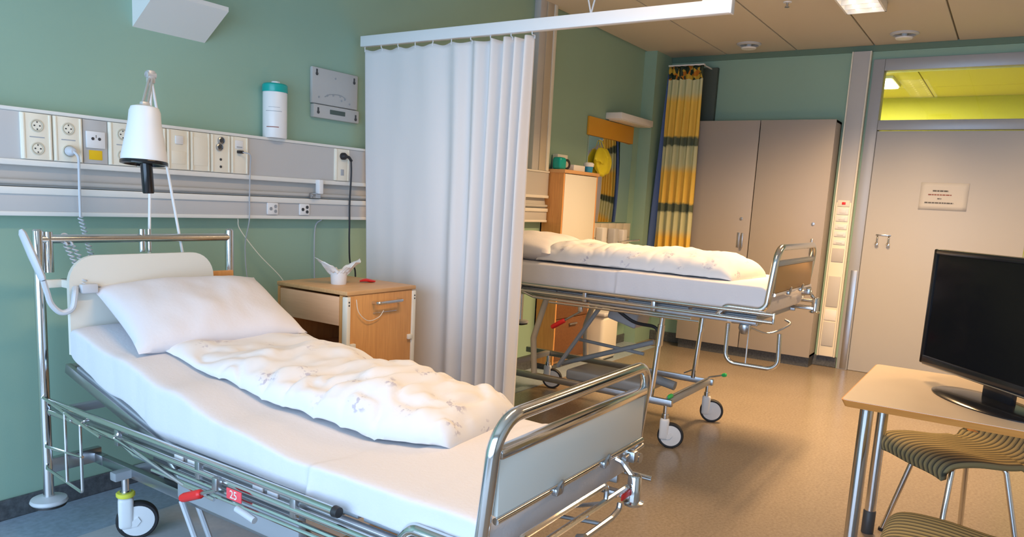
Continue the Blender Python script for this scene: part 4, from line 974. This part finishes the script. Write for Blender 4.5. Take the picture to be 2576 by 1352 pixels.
        to = bpy.data.objects.new('printed_number', me); COL.objects.link(to); to.parent = lab
        me.materials.clear(); me.materials.append(M_WHITEP)
        build(tb([(X0 - 0.045, Y0 + 0.84, zf - 0.075), (X0 - 0.045, Y0 + 0.76, zf - 0.088)], 0.010, 10), 'grey_lever', M_GREYP, bed)
    return bed

B1 = (1.32, 0.905, 0.512)
B2 = (3.875, 0.985, 0.832)
hospital_bed(*B1, label='near chrome hospital bed with raised backrest and white foot panel', raised=True, near=True)
hospital_bed(*B2, label='far chrome hospital bed raised high, beyond the white curtain', raised=False, near=False)

# ------------------------------------------------------------------ soft things
def lerp_tab(tab, y):
    if y <= tab[0][0]: return tab[0][1]
    for (a, va), (b, vb) in zip(tab, tab[1:]):
        if y <= b:
            t = (y - a) / (b - a); t = t * t * (3 - 2 * t); return va + (vb - va) * t
    return tab[-1][1]
TOP1 = [(0.93, 0.607), (1.55, 0.605), (1.9, 0.640), (2.2, 0.697), (2.5, 0.758), (2.83, 0.815)]
BOT1 = [(0.93, 0.507), (1.9, 0.507), (2.19, 0.507), (2.5, 0.594), (2.83, 0.682)]
TOP2 = [(1.0, 0.985), (2.9, 0.985)]
BOT2 = [(1.0, 0.827), (2.9, 0.827)]

def mattress(x0, x1, y0, y1, top, bot, label, foldy, seed):
    """sheet-covered mattress: rounded cross-section following the platform"""
    b = MB(); nu, nv = 84, 220
    # cross-section as superellipse, parametrised by angle
    def f(u, v):
        y = y0 + (y1 - y0) * v
        e = min(v, 1 - v) * (y1 - y0)
        er = 0.045; k = 1 if e > er else math.sqrt(max(0, 1 - (1 - e / er) ** 2)) * 0.25 + 0.75
        a = 2 * math.pi * u
        c, s_ = math.cos(a), math.sin(a)
        px = math.copysign(abs(c) ** 0.12, c); pz = math.copysign(abs(s_) ** 0.17, s_)
        zt_, zb_ = lerp_tab(top, y), lerp_tab(bot, y)
        hw = (x1 - x0) / 2 * (0.985 + 0.015 * k)
        x = (x0 + x1) / 2 + px * hw; z = (zt_ + zb_) / 2 + pz * (zt_ - zb_) / 2 * k
        # drape ripples on the sides, soft creases on top
        side = max(0, 1 - abs(pz)) ; n_ = noise.noise(V((y * 9, z * 5, seed))) * 0.006 + noise.noise(V((y * 26, z * 7, seed + 3))) * 0.003
        if abs(px) > 0.9: x += math.copysign(1, px) * n_ * (0.4 + side)
        if pz > 0.6:
            z += noise.noise(V((x * 4, y * 3, seed + 7))) * 0.006
            # the crease where the under-sheet is lapped
            z += 0.006 / (1 + math.exp((y - foldy + (x - x0) * 0.35) / 0.004))
        if px < -0.9:
            x -= 0.006 / (1 + math.exp((y - foldy) / 0.004)) + 0.018 * math.exp(-((y - foldy + 0.01) / 0.012) ** 2) * max(0, (0.9 - pz) / 1.9)
        return V((x, y, z))
    g = b.grid(f, nu, nv, True)
    for j in (0, nv - 1):
        b.bm.faces.new([g[i][j] for i in range(nu)])
    return single(b, 'mattress', M_SHEET, ((x0 + x1) / 2, (y0 + y1) / 2, bot[0][1]), label, 'mattress', 'sheet-covered mattresses', 60)
mattress(B1[0] + 0.022, B1[0] + WB - 0.015, 0.932, 2.80, TOP1, BOT1, 'white sheeted mattress lying on the near hospital bed', 1.52, 1.0)
mattress(B2[0] + 0.012, B2[0] + WB - 0.02, 1.012, 2.85, TOP2, BOT2, 'white sheeted mattress lying on the far raised bed', 1.86, 5.0)

def pillow(cen, sx, sy, t, rot, label, seed):
    b = MB(); n = 44
    def surf(sg):
        def f(u, v):
            p, q = 2 * u - 1, 2 * v - 1
            pin = 1 - 0.055 * (1 - q * q) * abs(p) ** 3 ; pin2 = 1 - 0.07 * (1 - p * p) * abs(q) ** 3
            x, y = p * sx / 2 * pin, q * sy / 2 * pin2
            hgt = (max(0, 1 - abs(p) ** 2.6) * max(0, 1 - abs(q) ** 2.6)) ** 0.55
            z = sg * t / 2 * hgt
            if sg > 0:
                z += hgt * (noise.noise(V((x * 6, y * 6, seed))) * 0.016 + noise.noise(V((x * 17, y * 11, seed + 2))) * 0.005)
                z += 0.006 * hgt * math.sin(10 * x + 6 * y * (1 + x)) * abs(p)
            return rot @ V((x, y, z)) + V(cen)
        return f
    b.grid(surf(1), n, n); b.grid(surf(-1), n, n)
    bmesh.ops.remove_doubles(b.bm, verts=b.bm.verts[:], dist=1e-5)
    return single(b, 'pillow', mat('white_pillowcase', (0.69, 0.675, 0.705), 0.88, bump=0.2, bscale=70), cen, label, 'pillow', 'white pillows', 70)
rot1 = Matrix.Rotation(R(-7), 3, 'Z') @ Matrix.Rotation(R(24), 3, 'X') @ Matrix.Rotation(R(-1), 3, 'Y')
pillow((1.748, 2.595, 0.858), 0.67, 0.45, 0.17, rot1, 'plump white pillow propped against cream headboard of near bed', 2.0)
pillow((4.25, 2.60, 1.060), 0.66, 0.52, 0.19, Matrix.Rotation(R(4), 3, 'X'), 'white pillow at the head of the far raised bed', 9.0)

def duvet(x0f, x1f, x0h, x1h, y0, y1, t, top, label, seed, skew=0.0, hend=0.1, wr=0.45):
    """folded duvet: long puffy roll lying on the mattress; f = foot end, h = head end"""
    b = MB(); nu, nv = 84, 150
    def f(u, v):
        a = 2 * math.pi * u; c, s_ = math.cos(a), math.sin(a)
        k = min(1, v / 0.15) if v < 0.3 else min(1, (1 - v) / hend); k = math.sqrt(max(0.0, 1 - (1 - k) ** 2)) if v < 0.3 or hend < 0.2 else k
        xl, xr = x0f + (x0h - x0f) * v ** 0.75, x1f + (x1h - x1f) * v
        px = math.copysign(abs(c) ** 0.72, c); pz = math.copysign(abs(s_) ** 0.85, s_)
        y = y0 + (y1 - y0) * v
        w = (xr - xl) / 2 * (0.90 + 0.10 * k) * (1 + 0.035 * noise.noise(V((y * 5, seed, 0))))
        x = (xl + xr) / 2 + px * w
        y += skew * (x - (xl + xr) / 2) * (1 - v)
        zb = lerp_tab(top, y) + 0.002
        hh = t * (0.16 + 0.84 * k) * (1 + 0.16 * noise.noise(V((y * 4.0, seed + 4, 0))))
        z = zb + hh * (0.14 + (0.86 if pz > 0 else 0.14) * pz)
        if pz > -0.6:
            w1 = noise.noise(V((x * 5 + y * 2, y * 7, seed)))
            w2 = noise.noise(V((x * 9 - y * 5, y * 16 + x * 6, seed + 1)))
            w3 = noise.noise(V((x * 24, y * 34, seed + 2)))
            cr = (1 - abs(noise.noise(V((x * 7 + y * 4, y * 9 - x * 5, seed + 11))))) ** 6
            amt = min(1, (pz + 0.6)) * (0.3 + 0.7 * k)
            dz = (w1 * 0.032 + w2 * 0.020 + w3 * 0.0045 - cr * 0.020) * amt * wr
            z += dz; x += (w2 * 0.010 + w1 * 0.01) * wr * amt * (1 if px > 0 else 1)
        return V((x, y, max(z, zb)))
    g = b.grid(f, nu, nv, True)
    for j in (0, nv - 1): b.bm.faces.new([g[i][j] for i in range(nu)])
    return single(b, 'duvet', M_DUVET, ((x0f + x1f) / 2, (y0 + y1) / 2, lerp_tab(top, (y0 + y1) / 2)), label, 'duvet', 'folded duvets', 75)
duvet(1.67, 2.14, 1.45, 2.09, 1.33, 2.56, 0.140, TOP1, 'folded white duvet with faint grey print on the near bed', 3.0, 0.10, 0.64, 1.0)
duvet(3.92, 4.46, 3.95, 4.48, 1.19, 2.46, 0.140, TOP2, 'folded white duvet on the far raised bed', 8.0, -0.10)

# bed handset hanging on the near bed's head post
hs = thing('bed_handset', (1.26, 2.80, 0.92), 'grey bed handset with looped cord hooked on near head post', 'handset')
b = MB(); a_, e_ = V((1.225, 2.86, 1.155)), V((1.262, 2.80, 0.985)); dd = (e_ - a_).normalized()
b.tube([a_ - dd * 0.004, a_ + dd * 0.01, a_.lerp(e_, 0.5), e_ - dd * 0.01, e_], [0.010, 0.019, 0.021, 0.018, 0.012], 12, flat=(1.0, 0.62))
build(b, 'handset_body', M_GREYP, hs)
b = tb(smooth_path([e_, (1.272, 2.80, 0.945), (1.285, 2.80, 0.90), (1.315, 2.795, 0.868), (1.350, 2.79, 0.880), (1.362, 2.79, 0.930), (1.375, 2.81, 0.952)], 8), 0.0105, 8)
build(b, 'cord_loop', M_GREYP, hs)
for (xa, ya, za), (xb, yb, zb), nn in (((1.385, 2.905, 1.115), (1.415, 2.80, 0.945), 12), ((1.405, 2.90, 1.11), (1.475, 2.79, 0.90), 13)):
    pts = []
    for k in range(nn * 9 + 1):
        t = k / (nn * 9); q = V((xa, ya, za)).lerp(V((xb, yb, zb)), t); a = 2 * math.pi * k / 9
        pts.append(q + V((math.cos(a), math.sin(a), 0)) * 0.0085)
    build(tb(pts, 0.0028, 5), 'coiled_cord', M_GREYP, hs)
build(bx((1.385, 2.785, 0.930), (1.445, 2.812, 0.965), 0.006), 'cord_clip', M_GREYP, hs); b = MB(); b.tube(fillet([(1.385, 2.88, 1.10), (1.385, 2.925, 1.137), (1.405, 2.925, 1.14), (1.405, 2.88, 1.10)], 0.01), 0.004, 7); build(b, 'hook_clip', M_GREYP, hs)

# ================================================================== NIGHTSTAND
NX0, NX1, NY0, NY1, NZ = 2.405, 2.872, 2.485, 2.965, 0.90
ns = thing('nightstand', (2.64, 2.72, 0), 'orange beech nightstand with pale drawer and open shelf beside near bed', 'nightstand')
b = MB(); b.box((NX0 - 0.004, NY0 - 0.002, NZ - 0.020), (NX1 + 0.004, NY1 + 0.004, NZ), 0.004); build(b, 'top_board', M_ORANGEH, ns)
build(bx((NX0 + 0.020, NY0 + 0.004, 0.12), (NX1 - 0.020, NY0 + 0.020, NZ - 0.022), 0.002), 'side_panel', M_ORANGE, ns)
build(bx((NX0 + 0.010, NY1 - 0.018, 0.12), (NX1 - 0.010, NY1, NZ - 0.022), 0.002), 'side_panel', M_ORANGE, ns)
build(bx((NX1 - 0.016, NY0 + 0.02, 0.12), (NX1, NY1 - 0.02, NZ - 0.022), 0.002), 'back_panel', M_ORANGE, ns)
for x0, x1 in ((NX0 - 0.004, NX0 + 0.020), (NX1 - 0.020, NX1 + 0.004)):
    b = MB(); b.box((x0, NY0 - 0.004, 0.08), (x1, NY0 + 0.028, NZ - 0.026), 0.004); po = build(b, 'corner_post', M_CREAM, ns)
    sc = MB()
    for z in (NZ - 0.05, NZ - 0.065, 0.45):
        sc.lathe([(0.004, 0), (0.004, 0.002), (0, 0.002)], ((x0 + x1) / 2, NY0 - 0.0035, z), (0, -1, 0), 10)
    build(sc, 'post_screw', M_DARKMETAL, po)
    xc = x1 if x0 < 2.6 else x0
    s_ = 1 if x0 < 2.6 else -1
    build(bx((min(xc, xc + s_ * 0.030), NY0 - 0.012, 0.628), (max(xc, xc + s_ * 0.030), NY0 + 0.006, 0.654), 0.004), 'catch', M_CREAM, ns)
build(bx((NX0 - 0.002, NY0 + 0.052, NZ - 0.165), (NX0 + 0.016, NY1 - 0.020, NZ - 0.030), 0.003), 'drawer_front', M_PALEWOOD, ns)
b = MB(); b.box((NX0 + 0.016, NY0 + 0.055, NZ - 0.155), (NX1 - 0.03, NY1 - 0.03, NZ - 0.145)); build(b, 'drawer_base', M_ORANGE, ns)
build(bx((NX0, NY0 + 0.030, 0.12), (NX0 + 0.018, NY0 + 0.050, NZ - 0.022)), 'front_stile', M_ORANGE, ns, 0); build(bx((NX0, NY1 - 0.018, 0.12), (NX0 + 0.010, NY1, NZ - 0.022)), 'front_stile', M_ORANGE, ns, 0)
build(bx((NX0 + 0.002, NY0 + 0.05, 0.560), (NX1 - 0.018, NY1 - 0.019, 0.578), 0.002), 'shelf', M_PALEWOOD, ns)
build(bx((NX0, NY0 + 0.05, 0.14), (NX0 + 0.016, NY1 - 0.019, 0.515), 0.002), 'cupboard_door', M_ORANGE, ns)
build(bx((NX0 + 0.01, NY0 + 0.02, 0.12), (NX1 - 0.01, NY1 - 0.018, 0.135)), 'bottom_board', M_ORANGE, ns)
hy = NY0 + 0.004
b = MB(); b.tube(fillet([(2.575, hy, 0.835), (2.575, hy - 0.038, 0.835), (2.745, hy - 0.038, 0.838), (2.745, hy, 0.838)], 0.014), 0.0085, 9)
b.tube(fillet([(2.580, hy, 0.785), (2.580, hy - 0.004, 0.785), (2.735, hy - 0.004, 0.785), (2.735, hy, 0.785)], 0.002), 0.003, 6)
build(b, 'towel_handle', M_CHROME, ns)
build(bx((2.617, NY0 + 0.0015, 0.36), (2.633, NY0 + 0.006, 0.50), 0.002), 'slot_plate', M_PAINTGREY, ns)
for x, y in ((NX0 + 0.05, NY0 + 0.05), (NX1 - 0.05, NY0 + 0.05), (NX0 + 0.05, NY1 - 0.05), (NX1 - 0.05, NY1 - 0.05)):
    b = MB(); b.cyl((x, y, 0.05), (x, y, 0.122), 0.010); b.lathe([(0, -0.012), (0.022, -0.012), (0.025, -0.006), (0.025, 0.006), (0.022, 0.012), (0, 0.012)], (x, y + 0.012, 0.025), (1, 0, 0), 18); build(b, 'castor', M_BLACK, ns)
# cup stuffed with a crumpled tissue
cu_ = thing('tissue_cup', (2.565, 2.72, NZ), 'small white cup stuffed with a crumpled tissue on the nightstand', 'cup')
build(MB().lathe([(0, 0.0), (0.036, 0.0), (0.037, 0.004), (0.041, 0.060), (0.038, 0.060), (0.034, 0.006), (0, 0.006)], (2.572, 2.72, NZ), n=28), 'cup', M_WHITEP, cu_)
b = MB()
def tsf(u, v):
    a = u * 2 * math.pi
    wing = max(0, math.cos(a - R(150))) ** 2.4 * 1.15 + max(0, math.cos(a + R(38))) ** 2.2 * 1.0
    r_ = 0.030 + v * (0.014 + 0.062 * wing) + 0.006 * noise.noise(V((math.cos(a) * 3, math.sin(a) * 3, v * 4)))
    z = 0.045 + v * (0.026 + 0.052 * wing) + 0.016 * noise.noise(V((math.cos(a) * 4, math.sin(a) * 4, v * 3 + 5)))
    return V((2.572 + r_ * math.cos(a), 2.72 + r_ * math.sin(a), NZ + z))
b.grid(tsf, 48, 12, True); solidify(build(b, 'tissue', M_PAPER, cu_, 70), 0.001)
b = MB(); b.tube(smooth_path([(2.715, 2.72, NZ + 0.006), (2.735, 2.70, NZ + 0.012), (2.76, 2.69, NZ + 0.008), (2.78, 2.675, NZ + 0.006)], 6), [0.006 + 0.008 * math.sin(math.pi * k / 18) for k in range(19)], 9, flat=(0.6, 1.4))
single(b, 'red_clip', M_RED, (2.745, 2.70, NZ), 'small red clip lying on the nightstand near the curtain', 'clip')
b = tb(smooth_path([(2.455, 2.478, 0.86), (2.47, 2.476, 0.80), (2.53, 2.474, 0.755), (2.60, 2.473, 0.765), (2.632, 2.472, 0.795)], 8), 0.0018, 6)
single(b, 'thin_tube', M_CREAM, (2.53, 2.474, 0.755), 'thin clear tube looped on the nightstand side panel', 'tube')

# ================================================================== WHITE PRIVACY CURTAIN
RX, RZ0, RZ1 = 3.10, 2.142, 2.198
crl = thing('curtain_rail', (RX, 2.1, RZ0), 'white ceiling-hung curtain rail between the two beds', 'curtain rail')
build(bx((RX - 0.018, 1.065, RZ0), (RX + 0.018, 3.125, RZ1), 0.003), 'rail', M_WHITEP, crl)
build(bx((RX - 0.020, 1.058, RZ0 - 0.002), (RX + 0.020, 1.068, RZ1 + 0.002), 0.003), 'end_cap', M_WHITEP, crl)
b = MB()
for d in (-0.045, 0.05):
    b.tube(smooth_path([(RX, 1.705, RZ1 - 0.004), (RX, 1.705 + d * 0.35, RZ1 + 0.06), (RX, 1.705 + d, RZ1 + 0.16), (RX, 1.705 + d * 1.3, ZC + 0.002)], 6), 0.004, 7)
build(b, 'hanger_wire', M_GREYP, crl)
b = MB(); b.cyl((RX, 1.16, RZ1 - 0.004), (RX, 1.16, ZC + 0.002), 0.008); b.prism([(RX - 0.006, 1.125, RZ1 - 0.002), (RX - 0.006, 1.195, RZ1 - 0.002), (RX - 0.006, 1.17, RZ1 + 0.02), (RX - 0.006, 1.15, RZ1 + 0.02)], (0.012, 0, 0)); build(b, 'hanger_rod', M_WHITEP, crl)
cw = thing('privacy_curtain', (RX, 2.5, 0.25), 'long white privacy curtain hanging in folds from the rail', 'curtain')
NH = 9
def cwf(u, v):
    # u: 0 at wall end -> 1 at free end ; folds tighten towards the free end
    z = 0.25 + v * (RZ0 - 0.014 - 0.25)
    y0_, y1_ = 3.105 - 0.09 * (1 - v) * 0.9, 2.012 + 0.012 * (1 - v)
    y = y0_ + (y1_ - y0_) * u
    ph = 2 * math.pi * (1.2 * u + 6.0 * u ** 3.4)
    amp = 0.008 + 0.034 * min(1, max(0, (u - 0.48) / 0.25))
    amp *= 0.7 + 0.3 * (1 - v) + 0.25 * noise.noise(V((u * 5, v * 1.5, 2)))
    x = RX + amp * math.sin(ph + 0.7 * noise.noise(V((u * 3, v * 1.6, 4)))) + 0.014 * noise.noise(V((u * 4 + v * 2.0, v * 1.6, 8))) * (1.2 - v)
    x += 0.008 * noise.noise(V((u * 10, v * 2.2, 11)))
    if v > 0.95: z -= 0.011 * (v - 0.95) / 0.05 * (0.5 - 0.5 * math.cos(u * NH * 2 * math.pi))
    return V((x, y, z))
b = MB(); b.grid(cwf, 260, 70); solidify(build(b, 'cloth', M_CURTAIN, cw, 180), 0.0016)
for k in range(NH + 1):
    u = k / NH; p0 = cwf(min(0.999, u), 1.0)
    b = MB(); b.tube(fillet([(RX, p0.y, RZ0 + 0.002), (RX, p0.y, RZ0 - 0.012), (p0.x, p0.y, p0.z + 0.004), (p0.x, p0.y, p0.z - 0.012)], 0.004, 3), 0.0028, 6)
    build(b, 'hook', M_WHITEP, cw)

# ================================================================== TABLE, TELEVISION, CHAIRS
TX0, TX1, TY1, TY0, TZ = 2.735, 3.545, 0.425, -1.18, 0.735
tbl = thing('side_table', (3.14, -0.4, 0), 'cream topped table with beech edge and twin chrome legs', 'table')
ov = []
def rr_poly(x0, x1, y0, y1, r, z):
    o = []
    for cx, cy, a0 in ((x1 - r, y1 - r, 0), (x0 + r, y1 - r, 90), (x0 + r, y0 + r, 180), (x1 - r, y0 + r, 270)):
        for k in range(5): a = R(a0 + 90 * k / 4); o.append(V((cx + r * math.cos(a), cy + r * math.sin(a), z)))
    return o
build(MB().prism(rr_poly(TX0 + 0.004, TX1 - 0.004, TY0 + 0.004, TY1 - 0.004, 0.016, TZ - 0.008), (0, 0, 0.008)), 'table_top', M_TABLE, tbl)
e = MB(); p0 = rr_poly(TX0, TX1, TY0, TY1, 0.02, TZ - 0.002); p1 = rr_poly(TX0 + 0.012, TX1 - 0.012, TY0 + 0.012, TY1 - 0.012, 0.014, TZ - 0.026)
va = [e.bm.verts.new(p) for p in p0]; vb = [e.bm.verts.new(p) for p in p1]
for k in range(len(va)): e.bm.faces.new((va[k], va[(k + 1) % len(va)], vb[(k + 1) % len(vb)], vb[k]))
e.bm.faces.new(va); e.bm.faces.new(list(reversed(vb)))
build(e, 'table_edge', M_TABLEEDGE, tbl)
for lx, ly in ((TX0 + 0.068, TY1 - 0.078), (TX1 - 0.072, TY1 - 0.058), (TX0 + 0.068, TY0 + 0.078), (TX1 - 0.072, TY0 + 0.058)):
    b = MB(); b.cyl((lx, ly, 0.012), (lx, ly, TZ - 0.030), 0.0225, n=24); b.lathe([(0.034, 0), (0.034, -0.006), (0.0225, -0.010)], (lx, ly, TZ - 0.026), n=24)
    lg = build(b, 'leg', M_CHROME, tbl)
    b = MB(); b.lathe([(0, 0.0), (0.024, 0.0), (0.0255, 0.004), (0.0255, 0.10), (0.0225, 0.104)], (lx, ly, 0), n=24); build(b, 'dark_sleeve', M_DARKMETAL, lg)

# television
tv = thing('television', (3.05, -0.01, TZ), 'black flat-screen television on an oval stand on the table', 'television')
d = V((-0.77, -0.64, 0)).normalized(); nrm = V((-0.64, 0.77, 0)).normalized()
Aq = V((3.365, 0.250, 0)); TW, TZ0, TZ1 = 0.80, 0.800, 1.252
Rz = Matrix((( d.x, nrm.x, 0), (d.y, nrm.y, 0), (0, 0, 1)))
def tvbox(b, a0, a1, n0, n1, z0, z1, bev=0.0):
    b.box((a0, n0, z0), (a1, n1, z1), bev, rot=None)
def tvbuild(fill, name, m, parent=tv):
    b = MB(); fill(b)
    for v in b.bm.verts: v.co = Aq + Rz @ v.co
    return build(b, name, m, parent)
tvbuild(lambda b: b.box((0, -0.050, TZ0), (TW, -0.012, TZ1), 0.008), 'back_shell', M_BLACK)
def bez(b):
    b.box((0, -0.014, TZ0), (TW, 0.004, TZ0 + 0.034), 0.004); b.box((0, -0.014, TZ1 - 0.020), (TW, 0.004, TZ1), 0.004)
    b.box((0, -0.014, TZ0), (0.020, 0.004, TZ1), 0.004); b.box((TW - 0.020, -0.014, TZ0), (TW, 0.004, TZ1), 0.004)
tvbuild(bez, 'bezel', M_BLACKGLOSS)
tvbuild(lambda b: b.box((0.018, -0.012, TZ0 + 0.030), (TW - 0.018, -0.002, TZ1 - 0.018)), 'screen', M_SCREEN)
tvbuild(lambda b: b.box((0.015, -0.010, TZ0 - 0.006), (TW - 0.015, 0.002, TZ0 + 0.003), 0.003), 'bottom_strip', M_STEEL)
tvbuild(lambda b: b.box((TW / 2 - 0.07, -0.040, TZ + 0.010), (TW / 2 + 0.07, -0.018, TZ0 + 0.02), 0.006), 'neck', M_BLACKGLOSS)
def base(b):
    pr = [(0, 0.018), (0.5, 0.016), (0.92, 0.010), (1.0, 0.004), (1.0, 0.0), (0, 0.0)]
    b.lathe(pr, (0, 0, 0), n=44)
    for v in b.bm.verts: v.co = V((v.co.x * 0.245 + TW / 2, v.co.y * 0.125 + 0.008, v.co.z + TZ))
tvbuild(base, 'stand', M_BLACKGLOSS)

# chairs
def chair(cen, ang, label, wid=0.45, legrot=0.0):
    """moulded plywood shell with striped upholstery on four chrome legs; faces local +Y"""
    t = thing('striped_chair', (cen[0], cen[1], 0), label, 'chair', 'striped shell chairs')
    Z = 0.458; wS = wid
    t.rotation_euler = (0, 0, ang)
    keep = OFF[t.name]; OFF[t.name] = V((0, 0, 0))
    # side profile of the shell (y, z): rolled front edge, seat, curve, back
    prof = smooth_path([(0, 0.235, Z - 0.075), (0, 0.245, Z - 0.035), (0, 0.205, Z - 0.002), (0, 0.10, Z + 0.004), (0, -0.05, Z - 0.010), (0, -0.155, Z + 0.002), (0, -0.205, Z + 0.06), (0, -0.235, Z + 0.18), (0, -0.27, Z + 0.32), (0, -0.285, Z + 0.37)], 6)
    np_ = len(prof)
    def sf(u, v):
        i = v * (np_ - 1); k = min(np_ - 2, int(i)); q = prof[k].lerp(prof[k + 1], i - k)
        p = 2 * u - 1
        w = wS / 2 * (1 - 0.10 * max(0, (v - 0.55)) ) * (1 - 0.30 * max(0, v - 0.86) / 0.14 * abs(p) ** 2)
        if v < 0.22: w *= 1 - 0.10 * ((0.22 - v) / 0.22) ** 2
        dz = 0.012 * p * p * (1 if v < 0.5 else 0); dy = 0.02 * p * p * (1 if v > 0.6 else 0)
        return V((p * w, q.y + dy, q.z + dz - (0.016 * abs(p) ** 4 if v < 0.55 else 0)))
    b = MB(); b.grid(sf, 30, 60); o = build(b, 'upholstery', M_STRIPE, t, 80); solidify(o, 0.022, 1)
    b = MB(); b.grid(lambda u, v: sf(0.06 + 0.88 * u, 0.24 + v * 0.72) + V((0, -0.004 if v > 0.5 else 0, -0.024 if v < 0.5 else -0.006)), 16, 30); o = build(b, 'plywood_shell', M_TABLEEDGE, t, 80); solidify(o, 0.009, 0)
    for sx, sy in ((-1, 1), (1, 1), (-1, -1), (1, -1)):
        Rl = Matrix.Rotation(legrot, 3, 'Z'); b = MB(); b.tube(fillet([Rl @ V((sx * 0.06, sy * 0.06, Z - 0.045)), Rl @ V((sx * 0.115, sy * 0.11, Z - 0.055)), Rl @ V((sx * 0.185, sy * 0.18, 0.0))], 0.03), 0.011, 12)
        lg = build(b, 'leg', M_CHROME, t)
        build(MB().cyl(Rl @ V((sx * 0.1835, sy * 0.1785, 0.012)), Rl @ V((sx * 0.185, sy * 0.18, 0.0)), 0.014), 'foot_cap', M_BLACK, lg)
    b = MB(); b.box((-0.12, -0.12, Z - 0.052), (0.12, 0.12, Z - 0.036), 0.006); build(b, 'seat_plate', M_DARKMETAL, t)
    OFF[t.name] = keep
    return t
chair((3.505, 0.065), math.atan2(0.68, 0.73), 'striped chair with chrome legs tucked under the table behind', 0.41, math.radians(37) - math.atan2(0.68, 0.73))
chair((2.335, -0.03), R(0), 'nearest striped chair in front of the table, partly cut off')

# ================================================================== CEILING FITTINGS
def luminaire(x0, x1, y0, y1, label, power=60, spread=130):
    t = thing('ceiling_luminaire', ((x0 + x1) / 2, (y0 + y1) / 2, ZC - 0.07), label, 'ceiling light', 'fluorescent ceiling lights')
    b = MB(); b.box((x0, y0, ZC - 0.060), (x1, y0 + 0.012, ZC + 0.001)); b.box((x0, y1 - 0.012, ZC - 0.060), (x1, y1, ZC + 0.001)); b.box((x0, y0, ZC - 0.060), (x0 + 0.012, y1, ZC + 0.001)); b.box((x1 - 0.012, y0, ZC - 0.060), (x1, y1, ZC + 0.001)); b.box((x0, y0, ZC - 0.012), (x1, y1, ZC + 0.001))
    build(b, 'housing', M_WHITEP, t, 0)
    for yy in (y0 + (y1 - y0) * 0.3, y0 + (y1 - y0) * 0.7):
        build(tb([(x0 + 0.03, yy, ZC - 0.034), (x1 - 0.03, yy, ZC - 0.034)], 0.013, 10), 'tube', M_LAMPGLOW, t)
    k = int((x1 - x0) / 0.12)
    for i in range(1, k):
        x = x0 + (x1 - x0) * i / k
        build(bx((x - 0.002, y0 + 0.012, ZC - 0.058), (x + 0.002, y1 - 0.012, ZC - 0.020)), 'louvre', M_WHITEP, t, 0)
    area('luminaire_light', ((x0 + x1) / 2, (y0 + y1) / 2, ZC - 0.065), (0, 0, 0), x1 - x0 - 0.04, y1 - y0 - 0.03, power, (1.0, 0.62, 0.30), spread)
luminaire(4.60, 5.86, 0.925, 1.185, 'white louvred ceiling light partly cut by the top edge', 106, 135)
luminaire(4.60, 5.86, -1.03, -0.77, 'white louvred ceiling light above the door side, out of view', 36, 150)
luminaire(1.30, 2.56, 0.925, 1.185, 'unseen white louvred ceiling light added to warm the near bed', 25, 150)  # added lamp, gives the near bed its warm light from above
def disc(x, y, label):
    t = thing('ceiling_valve', (x, y, ZC - 0.05), label, 'ceiling vent', 'round ceiling vents')
    build(MB().lathe([(0.105, 0.0), (0.105, -0.008), (0.085, -0.018), (0.075, -0.012), (0.07, 0.0)], (x, y, ZC), n=32), 'ring', M_GREYP, t)
    build(MB().lathe([(0.02, 0.0), (0.02, -0.028), (0.066, -0.034), (0.060, -0.044), (0, -0.050)], (x, y, ZC), n=28), 'plug', M_WHITEP, t)
disc(6.84, 2.16, 'round ceiling vent above the wardrobe')
disc(6.84, 0.93, 'round ceiling vent above the door')
t = thing('sprinkler_head', (5.61, 1.53, ZC - 0.04), 'tiny sprinkler head in the ceiling beside the rail end', 'sprinkler')
build(MB().lathe([(0.03, 0), (0.028, -0.006), (0, -0.007)], (5.61, 1.53, ZC), n=20), 'rose', M_WHITEP, t)
build(MB().lathe([(0.008, -0.005), (0.008, -0.03), (0.016, -0.032), (0.016, -0.036), (0, -0.038)], (5.61, 1.53, ZC), n=14), 'nozzle', M_STEEL, t)
